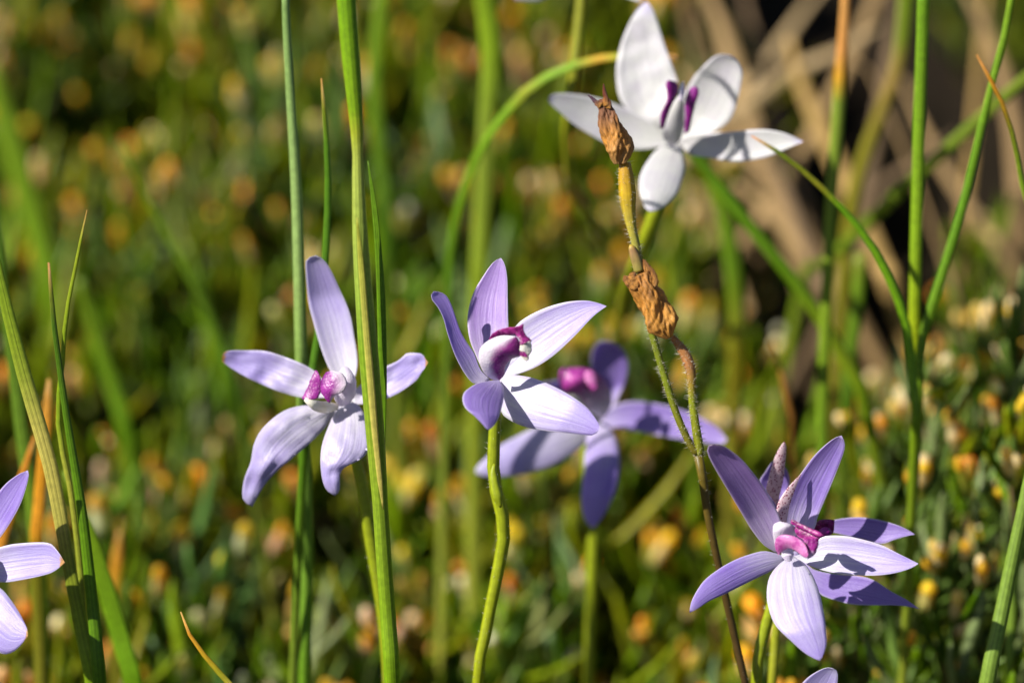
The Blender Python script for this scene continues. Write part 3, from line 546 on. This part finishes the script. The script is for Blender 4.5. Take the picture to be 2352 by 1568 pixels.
def shrivel(name, path, prof, seed, cols, dd):
    P = pts(path, dd, .1, Z5)
    def rg(t, a):
        tw = a + t * 3.0 + seed
        return 1 + .15 * math.sin(tw * 3) + .10 * abs(math.sin(tw * 5 + t * 7 + 2 * mnoise.noise((a, t * 5, seed)))) + .10 * abs(math.sin(tw * 9 - t * 11)) - .12 + .24 * mnoise.noise((math.cos(a) * 1.8 + seed, math.sin(a) * 1.8, t * 3)) + .16 * mnoise.noise((math.cos(a) * 5 + seed, math.sin(a) * 5, t * 6))
    V, F, UV, C = tube(P, [(t, r * zz) for t, r in prof], 80, 72, .85, ridge=rg, col=cols)
    return mesh_obj(name, V, F, M['dry'], K, UV, C)
DRY = (.66, .30, .055); DRK = (.20, .075, .035)
b1 = shrivel('withered_flower', [(178, 100), (185, 140), (205, 200), (228, 255), (246, 310), (250, 370)], [(0, 14), (.12, 26), (.35, 40), (.6, 48), (.78, 50), (.92, 34), (1, 22)], 1.3, [(0, DRK), (.25, (.30, .13, .06)), (.6, DRY), (1, (.50, .28, .10))], d - .001)
for q, (pa, r0, cc) in enumerate([([(170, 130), (150, 115), (130, 95), (115, 84)], 15, (.16, .08, .12)), ([(190, 130), (190, 100), (184, 70), (180, 38)], 16, (.22, .05, .03)), ([(200, 140), (205, 115), (195, 92)], 14, (.26, .08, .03))]):
    V, F, UV, C = tube(pts(pa, d - .002, .1, Z5), [(0, r0 * zz), (.5, r0 * .6 * zz), (.8, r0 * .35 * zz), (1, 1.5 * zz)], 18, 10, .7, col=[(0, DRY), (.5, cc), (1, cc)], ridge=lambda t, a: 1 + .3 * mnoise.noise((math.cos(a) * 2, math.sin(a) * 2, t * 9)))
    mesh_obj('dried_petal_tip', V, F, M['dry'], b1, UV, C)
b2 = shrivel('withered_flower', [(322, 830), (340, 870), (375, 930), (405, 990), (432, 1045), (455, 1088)], [(0, 40), (.12, 46), (.35, 52), (.6, 58), (.82, 54), (.95, 26), (1, 14)], 4.1, [(0, (.52, .22, .04)), (.4, (.64, .29, .05)), (1, (.68, .33, .07))], d - .003)
for q, (pa, r0) in enumerate([([(325, 870), (300, 865), (278, 850), (265, 832)], 30), ([(360, 850), (362, 815), (352, 785), (343, 765)], 26), ([(300, 850), (302, 832), (312, 818)], 22), ([(375, 880), (392, 860), (385, 820), (372, 795)], 18)]):
    V, F, UV, C = tube(pts(pa, d - .004 + .003 * (q == 1), .1, Z5), [(0, r0 * zz), (.5, r0 * .75 * zz), (.85, r0 * .45 * zz), (1, 3 * zz)], 20, 12, .6, col=[(0, DRY), (1, (.34, .14, .04))], ridge=lambda t, a: 1 + .35 * mnoise.noise((math.cos(a) * 2 + q, math.sin(a) * 2, t * 8)))
    mesh_obj('dried_petal_tip', V, F, M['dry'], b2, UV, C)

# ------------------------------------------------------------------ grass
def blade(parent, name, path, d, widths, cols, flat=.55, fold=0.0, ground=True, run=.3, lean=LEAN, n=40, ns=12, z=ZP, origin=None, mat='grass', sink=.006):
    P = pts(path, d, lean, z)
    npx = len(P)
    L0 = sum(np.linalg.norm(P[i + 1] - P[i]) for i in range(npx - 1))
    if ground: P = to_ground(P, sink=sink, run=run)
    L1 = sum(np.linalg.norm(P[i + 1] - P[i]) for i in range(len(P) - 1)); f = L0 / L1
    dm = d if isinstance(d, (int, float)) else d[0]
    w_ = widths if isinstance(widths[0], (tuple, list)) else [(i / (len(widths) - 1), v) for i, v in enumerate(widths)]
    rad = [(t * f, v / 2 * KPX * dm) for t, v in w_] + ([(1.0, w_[-1][1] / 2 * KPX * dm * .9)] if f < .999 else [])
    c_ = [(t * f, v) for t, v in cols] + [(1.0, PALE if f < .999 else cols[-1][1])]
    V, F, UV, C = tube(P, rad, n, ns, flat, fold, col=c_)
    o = mesh_obj(name, V, F, M[mat], parent, UV, C, origin=P[-1] if parent is None else None)
    return o, P
def grass(label, path, d, widths, cols, group=None, name='grass_shoot', **kw):
    o, P = blade(None, name, path, d, widths, cols, **kw)
    return setp(o, label, 'grass', group), P
TIPO = [(0, TAN), (.03, ORG), (.08, GREEN)]
grass('bluish green hollow grass stalk rising behind the pale orchid', [(655, -60), (658, 60), (668, 230), (680, 420), (687, 620), (692, 820), (700, 1040), (705, 1240), (704, 1400), (700, 1600)], [.618, .632, .66], [17, 21, 26, 29, 30, 31, 32, 30], [(0, (.17, .34, .20)), (.4, (.22, .40, .24)), (.6, (.16, .34, .10)), (1, (.10, .26, .02))], flat=.9, name='grass_stalk')
grass('short dark grass blade with an orange tip between two tall stalks', [(738, 180), (746, 270), (752, 370), (753, 480), (747, 600), (735, 740), (718, 850), (700, 980)], .628, [(0, 3), (.06, 10), (.4, 17), (1, 20)], TIPO[:1] + [(.04, ORG), (.1, (.07, .21, .01)), (1, (.06, .20, .01))])
o, P = blade(None, 'grass_stalk', [(792, -60), (800, 60), (810, 180), (820, 300), (823, 420), (828, 560), (840, 730), (852, 880), (862, 1000), (872, 1140), (882, 1290), (892, 1430), (902, 1600)], .594, [(0, 46), (.12, 40), (.2, 32), (.235, 24), (.36, 36), (.5, 46), (.64, 43), (.72, 36), (1, 38)], [(0, (.13, .33, .01)), (.18, (.16, .34, .015)), (.21, (.28, .40, .05)), (.25, (.30, .44, .16)), (.42, (.22, .38, .10)), (.5, (.15, .31, .03)), (.66, (.18, .32, .04)), (1, (.14, .31, .01))], flat=.8, n=70, ns=16, run=.1)
setp(o, 'thick bright green grass stalk with a pale split sheath in front of the pale orchid', 'grass')
KX = o
for pa, ww in [([(440, -470), (500, -440), (580, -400), (680, -330), (760, -220), (788, -110)], 22), ([(380, -250), (470, -225), (580, -190), (690, -150), (770, -90), (794, -40)], 13), ([(420, -130), (520, -150), (640, -150), (740, -110), (792, -50)], 10), ([(560, -640), (640, -600), (720, -480), (770, -300), (787, -130)], 26)]:
    blade(o, 'leaf', pa, .5775, [(0, 2), (.2, ww * .8), (.6, ww), (1, ww)], [(0, YG), (1, GREEN)], flat=.3, ground=False, n=30, lean=0)  # unseen leaves above the frame, added to cast shadow bars on the white orchid
blade(o, 'sheath', [(820, 500), (829, 600), (840, 740), (852, 880), (863, 1010), (880, 1170)], .592, [(0, 4), (.15, 14), (.6, 18), (.9, 12), (1, 2)], [(0, (.34, .44, .10)), (.5, (.40, .46, .18)), (1, (.46, .48, .22))], flat=.35, ground=False, n=40)
blade(o, 'sheath_leaf', [(845, 370), (858, 460), (868, 560), (875, 680), (878, 800), (879, 920), (880, 1020)], .598, [(0, 2), (.15, 12), (.5, 20), (.8, 20), (1, 10)], [(0, (.12, .30, .02)), (1, (.11, .28, .01))], flat=.4, fold=.3, ground=False, n=40)
grass('broad blurred green blade standing far behind the central orchid', [(1105, -60), (1125, 80), (1128, 160), (1118, 290), (1112, 420), (1104, 560), (1098, 700)], .76, [44, 46, 40, 42, 40, 40], [(0, GREEN), (.2, (.20, .38, .02)), (.5, (.17, .28, .05)), (1, (.20, .34, .03))], flat=.3)
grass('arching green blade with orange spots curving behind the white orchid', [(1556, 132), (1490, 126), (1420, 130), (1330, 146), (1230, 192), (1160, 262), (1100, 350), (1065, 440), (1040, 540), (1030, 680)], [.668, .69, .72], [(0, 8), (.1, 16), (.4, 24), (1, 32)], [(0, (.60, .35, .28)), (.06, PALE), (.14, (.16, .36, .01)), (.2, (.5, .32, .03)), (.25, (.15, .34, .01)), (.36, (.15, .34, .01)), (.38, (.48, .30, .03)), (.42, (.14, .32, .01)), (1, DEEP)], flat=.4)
grass('long green sedge blade with a whitish sheath leaning in from the edge', [(-30, 500), (0, 640), (25, 745), (58, 870), (92, 985), (120, 1090), (148, 1240), (170, 1360), (195, 1480), (220, 1600)], .600, [(0, 14), (.15, 26), (.35, 36), (.6, 34), (.8, 30), (1, 44)], [(0, (.16, .32, .02)), (.3, (.20, .33, .04)), (.45, (.42, .45, .20)), (.62, (.40, .44, .18)), (.72, (.20, .30, .04)), (1, (.14, .30, .01))], flat=.5, fold=.25, run=.15)
grass('straight dark green blade with a pinkish tip crossing the sheathed sedge', [(112, 603), (118, 680), (126, 760), (138, 850), (152, 950), (170, 1060), (188, 1170), (202, 1290), (216, 1420), (232, 1600)], .597, [(0, 5), (.05, 10), (.3, 16), (.6, 24), (1, 34)], [(0, (.40, .24, .14)), (.04, (.22, .26, .05)), (.1, DEEP), (.4, (.07, .19, .008)), (.7, (.09, .24, .008)), (1, (.06, .17, .008))], flat=.6, run=.1)
grass('slender yellow green blade curving up to a fine point beside the dark blade', [(200, 482), (190, 530), (172, 620), (155, 705), (147, 770), (144, 830), (136, 900), (133, 960), (142, 1030), (158, 1100), (172, 1200), (186, 1330), (205, 1600)], .606, [(0, 2), (.06, 7), (.3, 11), (.5, 13), (1, 16)], [(0, TAN), (.02, (.26, .38, .02)), (.4, (.18, .36, .01)), (.52, (.32, .40, .10)), (1, GREEN)], flat=.6, run=.1)
grass('broad soft green blade leaning right behind the bent sedge', [(150, 1080), (180, 1160), (215, 1260), (250, 1370), (282, 1480), (312, 1600)], .642, [14, 34, 42, 44, 44], [(0, GREEN), (1, (.12, .31, .01))], flat=.3, fold=.2)
grass('dark blurred blade rising along the left border', [(-10, 420), (0, 560), (14, 720), (34, 860), (52, 1000), (75, 1160), (90, 1320), (100, 1600)], .66, [12, 26, 34, 36, 36], [(0, DEEP), (.5, (.10, .22, .03)), (1, GREEN)], flat=.35)
grass('dry orange leaf standing among the sedge blades', [(112, 870), (108, 960), (98, 1060), (88, 1180), (84, 1300)], .652, [(0, 8), (.2, 26), (1, 28)], [(0, TAN), (.3, (.55, .30, .03)), (.8, (.50, .26, .02)), (1, OLV)], flat=.25)
grass('leaning dry orange leaf beside the browned orchid', [(80, 1000), (55, 1080), (30, 1160), (0, 1260), (-20, 1400)], .655, [(0, 6), (.3, 22), (1, 24)], [(0, ORG), (1, (.42, .22, .03))], flat=.25)
grass('short dry orange leaf standing alone in the ground cover', [(275, 1215), (270, 1270), (264, 1340), (262, 1420)], .71, [(0, 8), (.3, 26), (1, 26)], [(0, TAN), (.4, (.50, .28, .03)), (1, OLV)], flat=.25)
grass('kinked blade with a withered orange tip low in the foreground', [(415, 1404), (420, 1430), (430, 1448), (452, 1480), (480, 1518), (505, 1545), (540, 1585), (600, 1650)], .600, [(0, 3), (.06, 9), (.12, 10), (.2, 8), (.5, 14), (1, 17)], [(0, (.50, .36, .20)), (.08, (.50, .26, .04)), (.3, (.46, .28, .02)), (.45, (.26, .30, .02)), (.58, (.24, .28, .02)), (.63, (.40, .20, .03)), (.68, (.30, .20, .03)), (.75, (.08, .17, .02)), (1, (.06, .15, .01))], flat=.6, lean=0)
grass('wide blurred leaf crossing the far ground cover by the border', [(-20, 150), (20, 300), (60, 440), (95, 560), (120, 700)], .88, [30, 54, 58, 50], [(0, GREEN), (1, (.13, .29, .015))], flat=.25)
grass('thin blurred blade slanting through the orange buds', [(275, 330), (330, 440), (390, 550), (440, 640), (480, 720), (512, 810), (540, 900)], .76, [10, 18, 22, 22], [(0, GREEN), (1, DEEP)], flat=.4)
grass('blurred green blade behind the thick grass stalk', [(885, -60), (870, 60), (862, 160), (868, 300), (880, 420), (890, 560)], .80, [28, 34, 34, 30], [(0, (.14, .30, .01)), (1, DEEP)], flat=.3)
for (pa, dd, ww, lab) in [([(430, 560), (470, 700), (500, 830), (520, 960)], .85, 22, 'soft green blade buried in the ground cover under the slanting blade'),
                          ([(180, 640), (230, 800), (270, 920), (290, 1000)], .80, 34, 'broad soft blade lost among the buds near the slender curved blade')]:
    grass(lab, pa, dd, [ww * .5, ww, ww], [(0, GREEN), (1, (.10, .26, .01))], flat=.3)
# right side tuft
T0 = empty('grass_tuft', (0, 0, 0), 'tuft of three fresh green blades fanning out from one base', 'grass tuft')
PP = []
for path, w_, c_, dd in [([(2122, -60), (2118, 100), (2112, 260), (2108, 420), (2104, 560), (2101, 690), (2100, 790), (2102, 900), (2104, 1010)], [(0, 28), (.5, 28), (.8, 27), (1, 24)], [(0, (.11, .28, .015)), (.3, (.14, .32, .02)), (.6, (.18, .36, .02)), (.8, (.28, .42, .01)), (1, GREEN)], .652),
                         ([(2330, -60), (2312, 60), (2282, 180), (2250, 310), (2218, 450), (2180, 580), (2145, 690), (2118, 780), (2108, 880), (2106, 1000)], [(0, 14), (.3, 18), (.7, 24), (1, 22)], [(0, (.16, .34, .02)), (.5, (.09, .26, .01)), (1, GREEN)], .649),
                         ([(1726, 312), (1760, 332), (1820, 372), (1880, 424), (1940, 484), (1990, 545), (2030, 612), (2062, 685), (2082, 750), (2092, 820), (2098, 900), (2102, 1000)], [(0, 3), (.04, 9), (.3, 15), (.7, 22), (1, 24)], [(0, (.50, .22, .08)), (.03, (.20, .22, .03)), (.1, (.07, .20, .01)), (.22, (.24, .22, .03)), (.26, (.10, .28, .01)), (.7, (.13, .34, .01)), (1, GREEN)], .644)]:
    o, P = blade(T0, 'blade', path, dd, w_, c_, flat=.6, run=.05); PP.append(P[-1])
grass('grass stalk with a dry tan upper half before the straw tussock', [(1945, -60), (1938, 80), (1930, 180), (1922, 300), (1912, 420), (1904, 560), (1898, 700), (1892, 850), (1888, 1000), (1886, 1150)], .70, [(0, 20), (.2, 30), (.5, 26), (1, 30)], [(0, (.50, .32, .18)), (.15, (.50, .28, .14)), (.19, (.52, .34, .05)), (.22, (.16, .28, .06)), (.6, (.16, .30, .03)), (1, (.08, .20, .01))], flat=.7, name='grass_stalk')
grass('olive blurred blade leaning left behind the tan topped stalk', [(2085, -60), (2076, 60), (2062, 150), (2030, 240), (1995, 330), (1965, 430), (1945, 560), (1935, 700)], .78, [(0, 34), (.25, 30), (.4, 30), (1, 34)], [(0, (.12, .24, .01)), (.2, (.14, .24, .02)), (.28, (.28, .22, .10)), (.5, (.20, .22, .02)), (1, OLV)], flat=.4)
grass('green blade crossing diagonally behind the fresh tuft', [(2420, 130), (2340, 195), (2260, 265), (2160, 355), (2060, 445), (1970, 535), (1890, 610), (1840, 660)], [.70, .74, .80], [(0, 26), (.5, 32), (1, 32)], [(0, (.14, .24, .05)), (1, (.10, .20, .015))], flat=.5)
grass('green blade slanting down from the white orchid to the low shrub', [(1560, 320), (1620, 385), (1700, 490), (1780, 590), (1850, 680), (1905, 765), (1945, 835), (1985, 920)], [.70, .71, .72], [(0, 20), (.3, 28), (1, 34)], [(0, (.10, .26, .015)), (.5, (.09, .24, .01)), (.8, (.18, .30, .02)), (1, GREEN)], flat=.4)
grass('broad dim blade hanging below the white orchid', [(1590, 330), (1630, 400), (1662, 490), (1682, 600), (1692, 720), (1690, 820)], .77, [(0, 20), (.5, 40), (1, 34)], [(0, GREEN), (.6, (.10, .24, .015)), (1, (.20, .22, .02))], flat=.3)
grass('fine green blade with an orange point at the right border', [(2243, 126), (2262, 160), (2290, 210), (2315, 270), (2335, 350), (2350, 440), (2365, 560)], .64, [(0, 3), (.1, 9), (.5, 11), (1, 13)], [(0, (.45, .24, .10)), (.08, (.40, .22, .03)), (.2, ORG), (.35, OLV), (.6, GREEN)], flat=.5)
grass('blunt cut blade standing between the tuft and the tan topped stalk', [(1977, 580), (1972, 660), (1962, 750), (1950, 850), (1945, 960)], .73, [30, 31, 32, 32], [(0, (.18, .24, .05)), (.2, (.12, .26, .02)), (1, DEEP)], flat=.4)
grass('smooth grey green stalk leaning in front of the low leafy shrub', [(2400, 960), (2372, 1060), (2345, 1190), (2320, 1310), (2296, 1430), (2262, 1600)], .612, [(0, 22), (.5, 32), (1, 40)], [(0, (.13, .26, .06)), (1, (.15, .29, .08))], flat=.9, lean=.1, name='grass_stalk')
grass('thin brown dead blade above the violet orchid pair', [(1772, 786), (1790, 840), (1808, 920), (1820, 1000)], .70, [(0, 4), (.4, 14), (1, 12)], [(0, TAN), (.4, (.30, .16, .05)), (1, BRN)], flat=.4)
grass('second grey green stalk beside the leaning stalk', [(2345, 1240), (2325, 1400), (2310, 1600)], .66, [18, 22, 22], [(0, GLAU), (1, GREEN)], flat=.6, lean=.1)

# ------------------------------------------------------------------ dry straw tussock
rnd = random.Random(21)
tus = empty('dry_grass_tussock', at(1950, 900, .93), 'dry brown grass tussock of bent straw behind the white orchid', 'dry grass')
def straw(path, d, w0, c):
    path = [tuple(np.array(path[i]) * (1 - f) + np.array(path[i + 1]) * f) for i in range(len(path) - 1) for f in (0, .35, .7, .94)] + [path[-1]]
    P = pts(path, d, 0); P = to_ground(P, run=.8)
    dm = d if isinstance(d, (int, float)) else d[0]
    V, F, UV, C = tube(P, [(0, w0 * .15 * KPX * dm), (.15, w0 * .45 * KPX * dm), (.7, w0 * .5 * KPX * dm), (1, w0 * .45 * KPX * dm)], 44, 8, .3, .2, col=[(0, c), (1, tuple(q * .8 for q in c))])
    mesh_obj('straw', V, F, M['straw'], tus, UV, C)
STR = [(.50, .33, .15), (.40, .26, .12), (.58, .42, .22), (.28, .17, .08), (.54, .35, .12), (.24, .16, .09)]
for pa, dd, ww, ci in [([(1812, 90), (1830, 170), (1870, 260), (1930, 390), (1990, 520), (2040, 640)], .88, 44, 4),
                       ([(2020, 60), (1930, 118), (1850, 150), (1806, 170)], .90, 30, 2),
                       ([(1560, 160), (1640, 260), (1720, 360), (1800, 470), (1870, 580), (1940, 680)], .90, 40, 1),
                       ([(1690, 420), (1760, 480), (1830, 550), (1890, 620)], .86, 40, 0),
                       ([(1610, -40), (1660, 60), (1700, 200), (1740, 330), (1800, 480)], .92, 46, 0),
                       ([(1900, -40), (1850, 20), (1800, 90), (1740, 180)], .95, 24, 2),
                       ([(2060, -30), (2045, 100), (2035, 200), (2015, 290), (1990, 420)], .86, 34, 5),
                       ([(2220, -20), (2260, 60), (2300, 160), (2330, 300), (2340, 460)], .90, 40, 1),
                       ([(1700, -40), (1740, 120), (1790, 300), (1850, 470)], .93, 30, 5)]:
    straw(pa, dd, ww, STR[ci])
for k in range(9):
    bx = rnd.uniform(1700, 2060) if k % 3 else rnd.uniform(2150, 2420); by = rnd.uniform(480, 720); dd = rnd.uniform(.84, .96)
    a = rnd.gauss(-.6, .3) if k % 4 else rnd.gauss(.4, .4); Ls = rnd.uniform(350, 900); bend = rnd.gauss(-.05, .15)
    path = [(bx, by)]; x, y = bx, by; kink = rnd.randrange(2, 6) if rnd.random() < .4 else -1
    for s in range(7):
        x += math.sin(a) * Ls / 7; y -= math.cos(a) * Ls / 7; a += bend / 5
        if s == kink: a += rnd.choice((-1, 1)) * rnd.uniform(.6, 1.4)
        path.append((x, y))
    straw(path[::-1], dd, rnd.uniform(10, 26), rnd.choice(STR))

# ------------------------------------------------------------------ low herbs (ground cover)
class Acc:
    def __init__(s): s.V, s.F, s.C = [], [], []
    def add(s, V, F, C):
        o = len(s.V); s.V += [tuple(v) for v in V]; s.F += [tuple(i + o for i in f) for f in F]; s.C += [tuple(c) for c in C]
def leaf_geo(p, dr, ln, wd, c, rn):
    """narrow fleshy leaf: folded lens strip with real thickness"""
    dr = dr / np.linalg.norm(dr); side = np.cross(dr, (0, 0, 1)); side /= max(np.linalg.norm(side), 1e-6); nn = np.cross(side, dr)
    V, C = [], []
    for t, wv in ((0, .35), (.3, .9), (.65, 1.0), (.9, .55)):
        q = p + dr * ln * t + nn * ln * (.28 * t * t)
        V += [q - side * wd * wv, q + nn * wd * wv * .45, q + side * wd * wv, q - nn * wd * wv * .55]; C += [c] * 4
    V.append(p + dr * ln + nn * ln * .3); C.append(tuple(v * 1.15 for v in c))
    F = []
    for k in range(3):
        for s in range(4): a = k * 4 + s; b = k * 4 + (s + 1) % 4; F.append((a, b, b + 4, a + 4))
    for s in range(4): F.append((12 + s, 12 + (s + 1) % 4, 16))
    return V, F, C
def bud_geo(p, dr, ln, r, cs, ns=7):
    dr = dr / np.linalg.norm(dr); a = np.cross(dr, (.3, .9, .1)); a /= np.linalg.norm(a); b = np.cross(dr, a)
    V, C = [], []
    prof = ((0, .35, 0), (.12, .8, 0), (.45, 1.0, 1), (.75, .85, 1), (.82, 1.0, 2), (1.0, .8, 2), (1.08, .3, 2))
    for t, w_, ci in prof:
        for s in range(ns):
            an = 2 * math.pi * s / ns; V.append(p + dr * ln * t + (a * math.cos(an) + b * math.sin(an)) * r * w_); C.append(cs[ci])
    F = [(k * ns + s, k * ns + (s + 1) % ns, (k + 1) * ns + (s + 1) % ns, (k + 1) * ns + s) for k in range(len(prof) - 1) for s in range(ns)]
    F.append(tuple((len(prof) - 1) * ns + s for s in range(ns)))
    return V, F, C
LEAFC = [(.15, .27, .003), (.22, .32, .004), (.09, .19, .003), (.28, .33, .005), (.15, .25, .04), (.22, .29, .10)]
def herb(rn, H, stems=6, leaves=9, budp=.7, glaucous=.25, leaf_s=1.0, spread=.35, bud_s=1.0):
    st, lf, buds = Acc(), Acc(), []
    for s in range(stems):
        an = rn.uniform(0, 2 * math.pi); tl = rn.uniform(.1, spread) ; h = H * rn.uniform(.6, 1.0)
        d0 = np.array([math.cos(an) * tl, math.sin(an) * tl, 1.0]); P = [np.array([rn.gauss(0, .002), rn.gauss(0, .002), -.004])]
        for k in range(4): P.append(P[-1] + d0 * h / 4); d0 = d0 + np.array([rn.gauss(0, .1), rn.gauss(0, .1), .06])
        c = rn.choice([(.12, .15, .02), (.09, .15, .02), (.20, .14, .05)])
        for k in range(5):
            r = .0008 * (1 - .1 * k)
            for q in range(3): st.V.append(tuple(P[k] + np.array([math.cos(q * 2.094) * r, math.sin(q * 2.094) * r, 0]))); st.C.append(c)
        o = len(st.V) - 15
        for k in range(4):
            for q in range(3): a = o + k * 3 + q; b = o + k * 3 + (q + 1) % 3; st.F.append((a, b, b + 3, a + 3))
        st.F.append((o + 12, o + 13, o + 14))
        gl = rn.random() < glaucous
        for l in range(leaves):
            t = rn.uniform(.2, 1.0) * 4; k = min(3, int(t)); p = P[k] + (P[k + 1] - P[k]) * (t - k); a2 = rn.uniform(0, 2 * math.pi)
            dr = np.array([math.cos(a2), math.sin(a2), rn.uniform(.3, 1.6)])
            c = LEAFC[rn.choice((4, 5))] if gl else LEAFC[rn.randrange(4)]
            lf.add(*leaf_geo(p, dr, rn.uniform(.008, .017) * leaf_s, rn.uniform(.0007, .0013) * leaf_s, c, rn))
        if rn.random() < budp:
            for q in range(rn.choice((1, 1, 2, 3))):
                dd = (P[-1] - P[-2]); dd = dd / np.linalg.norm(dd) + np.array([rn.gauss(0, .35), rn.gauss(0, .35), 0]) * (q > 0 or .3)
                tip = rn.choice([(.80, .46, .03), (.85, .60, .03), (.82, .50, .03), (.76, .38, .04), (.85, .62, .03), (.88, .74, .42), (.84, .50, .10), (.88, .78, .48), (.88, .70, .20)])
                mid = rn.choice([(.55, .50, .16), (.72, .62, .32), (.42, .42, .06), (.80, .70, .36), (.36, .38, .04)])
                a_ = Acc(); a_.add(*bud_geo(P[-1] - dd * .001, dd, rn.uniform(.005, .0105) * bud_s, rn.uniform(.0011, .0018) * bud_s, [(.14, .20, .03), mid, tip])); buds.append(a_)
    return st, lf, buds
def npacc(a): return np.array(a.V), a.F, np.array(a.C)
NV = 14
rn = random.Random(5)
VAR = [herb(rn, rn.uniform(.045, .085), stems=rn.choice((4, 5, 6)), leaves=8, budp=(.9, .7, .25)[_ % 3], leaf_s=1.9, bud_s=1.3, spread=.3) for _ in range(NV)]
VARS = [herb(rn, rn.uniform(.055, .09), stems=5, leaves=14, budp=.6, glaucous=.7, spread=.4, leaf_s=1.35, bud_s=1.1) for _ in range(8)]

def in_hollow(px, py):
    return (1640 < px < 2140 and py < 960 and not (px < 1720 and py > 560)) or (px > 2100 and py < 720) or (1560 < px < 1700 and py < 230)
rn = random.Random(11)
bigV, bigF, bigC, off = [], [], [], 0
def add_big(parts, loc, rot, sc, tint):
    global off
    c, s = math.cos(rot), math.sin(rot); R = np.array([[c, -s, 0], [s, c, 0], [0, 0, 1]])
    for V, F, C in parts:
        bigV.append(V @ R.T * sc + loc); bigC.append(np.clip(C * tint, 0, 1)); bigF.append((F, off)); off += len(V)
def merged(h):
    a = Acc(); st, lf, bu = h
    for q in [st, lf] + bu: a.add(q.V, q.F, q.C)
    return [npacc(a)]
MV = [merged(h) for h in VAR]
def leaf_clump(rn):
    a = Acc()
    for k in range(rn.choice((5, 6, 7))):
        an = rn.uniform(0, 6.28); tl = rn.uniform(.05, .4); c = rn.choice([(.20, .36, .004), (.27, .40, .005), (.14, .28, .004), (.20, .32, .07), (.30, .36, .02)])
        a.add(*leaf_geo(np.array([rn.gauss(0, .003), rn.gauss(0, .003), -.003]), np.array([math.cos(an) * tl, math.sin(an) * tl, 1.0]), rn.uniform(.04, .085), rn.uniform(.0013, .0024), c, rn))
    return [npacc(a)]
MG = [leaf_clump(rn) for _ in range(6)]
spots = []
for k in range(3600):
    y = rn.uniform(.42, 1.5); x = rn.uniform(-.45, .45)
    z = ground_z(x, y); q = Vector((x, y, z + .05)); px, py, dd = proj(q)
    vis = -250 < px < 2600 and -250 < py < 1900
    if not vis and rn.random() < .72: continue
    if in_hollow(px, py) and rn.random() < .96: continue
    if py > 1568 and y < .62 and rn.random() < .5: continue
    # keep the camera's own standing room clear of tall plants
    spots.append((x, y, z, px, py))
for k in range(1100):                                   # thinner growth around, past the frame
    x = rn.uniform(-1.0, 1.0); y = rn.uniform(.35, 2.3)
    if abs(x) < .45 and y < 1.5: continue
    spots.append((x, y, ground_z(x, y), 0, 0))
print('herb spots', len(spots))
cnt = 0
for (x, y, z, px, py) in spots:
    patchy = mnoise.noise((x * 14, y * 14, 2)) + .3
    if patchy < .02 and rn.random() < .8: continue
    g = rn.uniform(.7, 1.2); tint = np.array([g * rn.uniform(.8, 1.3), g, g * rn.uniform(.7, 1.3)])
    add_big(MG[rn.randrange(6)] if rn.random() < .16 else MV[rn.randrange(NV)], np.array([x, y, z]), rn.uniform(0, 6.28), rn.uniform(.75, 1.2), tint); cnt += 1
print('ground cover plants', cnt)
def big_mesh(name, mat):
    V = np.vstack(bigV); C = np.vstack(bigC); me = bpy.data.meshes.new(name)
    ls, lt, li = [], [], []; n = 0
    for F, o in bigF:
        for f in F: ls.append(n); lt.append(len(f)); li.extend([i + o for i in f]); n += len(f)
    me.vertices.add(len(V)); me.vertices.foreach_set('co', V.astype(np.float32).ravel())
    me.loops.add(n); me.loops.foreach_set('vertex_index', np.array(li, np.int32))
    me.polygons.add(len(ls)); me.polygons.foreach_set('loop_start', np.array(ls, np.int32))
    me.polygons.foreach_set('use_smooth', np.ones(len(ls), bool))
    me.update(calc_edges=True)
    ca = me.color_attributes.new('Col', 'FLOAT_COLOR', 'POINT'); ca.data.foreach_set('color', np.c_[C, np.ones(len(C))].astype(np.float32).ravel())
    me.materials.append(mat); o = bpy.data.objects.new(name, me); COL.objects.link(o); return o
gc = big_mesh('ground_cover', M['herb']); setp(gc, 'dense low herbs with narrow green leaves and orange tipped buds', 'ground cover', kind='stuff')

# countable herbs: the nearer shrubby plants on the mound and scattered sprigs
def herb_meshes(h):
    st, lf, bu = h; out = []
    for nm, a in [('stems', st), ('foliage', lf)] + [('flower_bud', b) for b in bu]:
        o = mesh_obj(nm, a.V, a.F, M['herb'], col=a.C); COL.objects.unlink(o); out.append((nm, o.data)); bpy.data.objects.remove(o)
    return out
HM = [herb_meshes(h) for h in VARS]
rn = random.Random(31)
n = 0
for k in range(900):
    if n >= 130: break
    x = rn.uniform(.062, .26); y = rn.uniform(.56, .74); z = ground_z(x, y)
    px, py, dd = proj(Vector((x, y, z + .07)))
    if px > 2560 or py > 1800 or (px < 2160 and py < 790) or py < 600 or px < 1900 or (y < .60 and px < 2230): continue
    e = empty('leafy_herb', (x, y, z), 'grey green leafy herb with pale orange tipped buds on the mound by the grass tuft', 'herb', 'leafy herbs on the mound')
    e.rotation_euler = (rn.gauss(0, .08), rn.gauss(0, .08), rn.uniform(0, 6.28)); s = rn.uniform(.8, 1.15); e.scale = (s, s, s)
    for nm, me in HM[rn.randrange(len(HM))]:
        o = bpy.data.objects.new(nm, me); COL.objects.link(o); o.parent = e
        if nm == 'foliage': o['kind'] = 'stuff'
    n += 1
print('leafy herbs', n)
T0.location = (0, 0, 0)
b = np.mean(PP, axis=0)
for ch in T0.children: ch.location = tuple(-b)
T0.location = tuple(b)
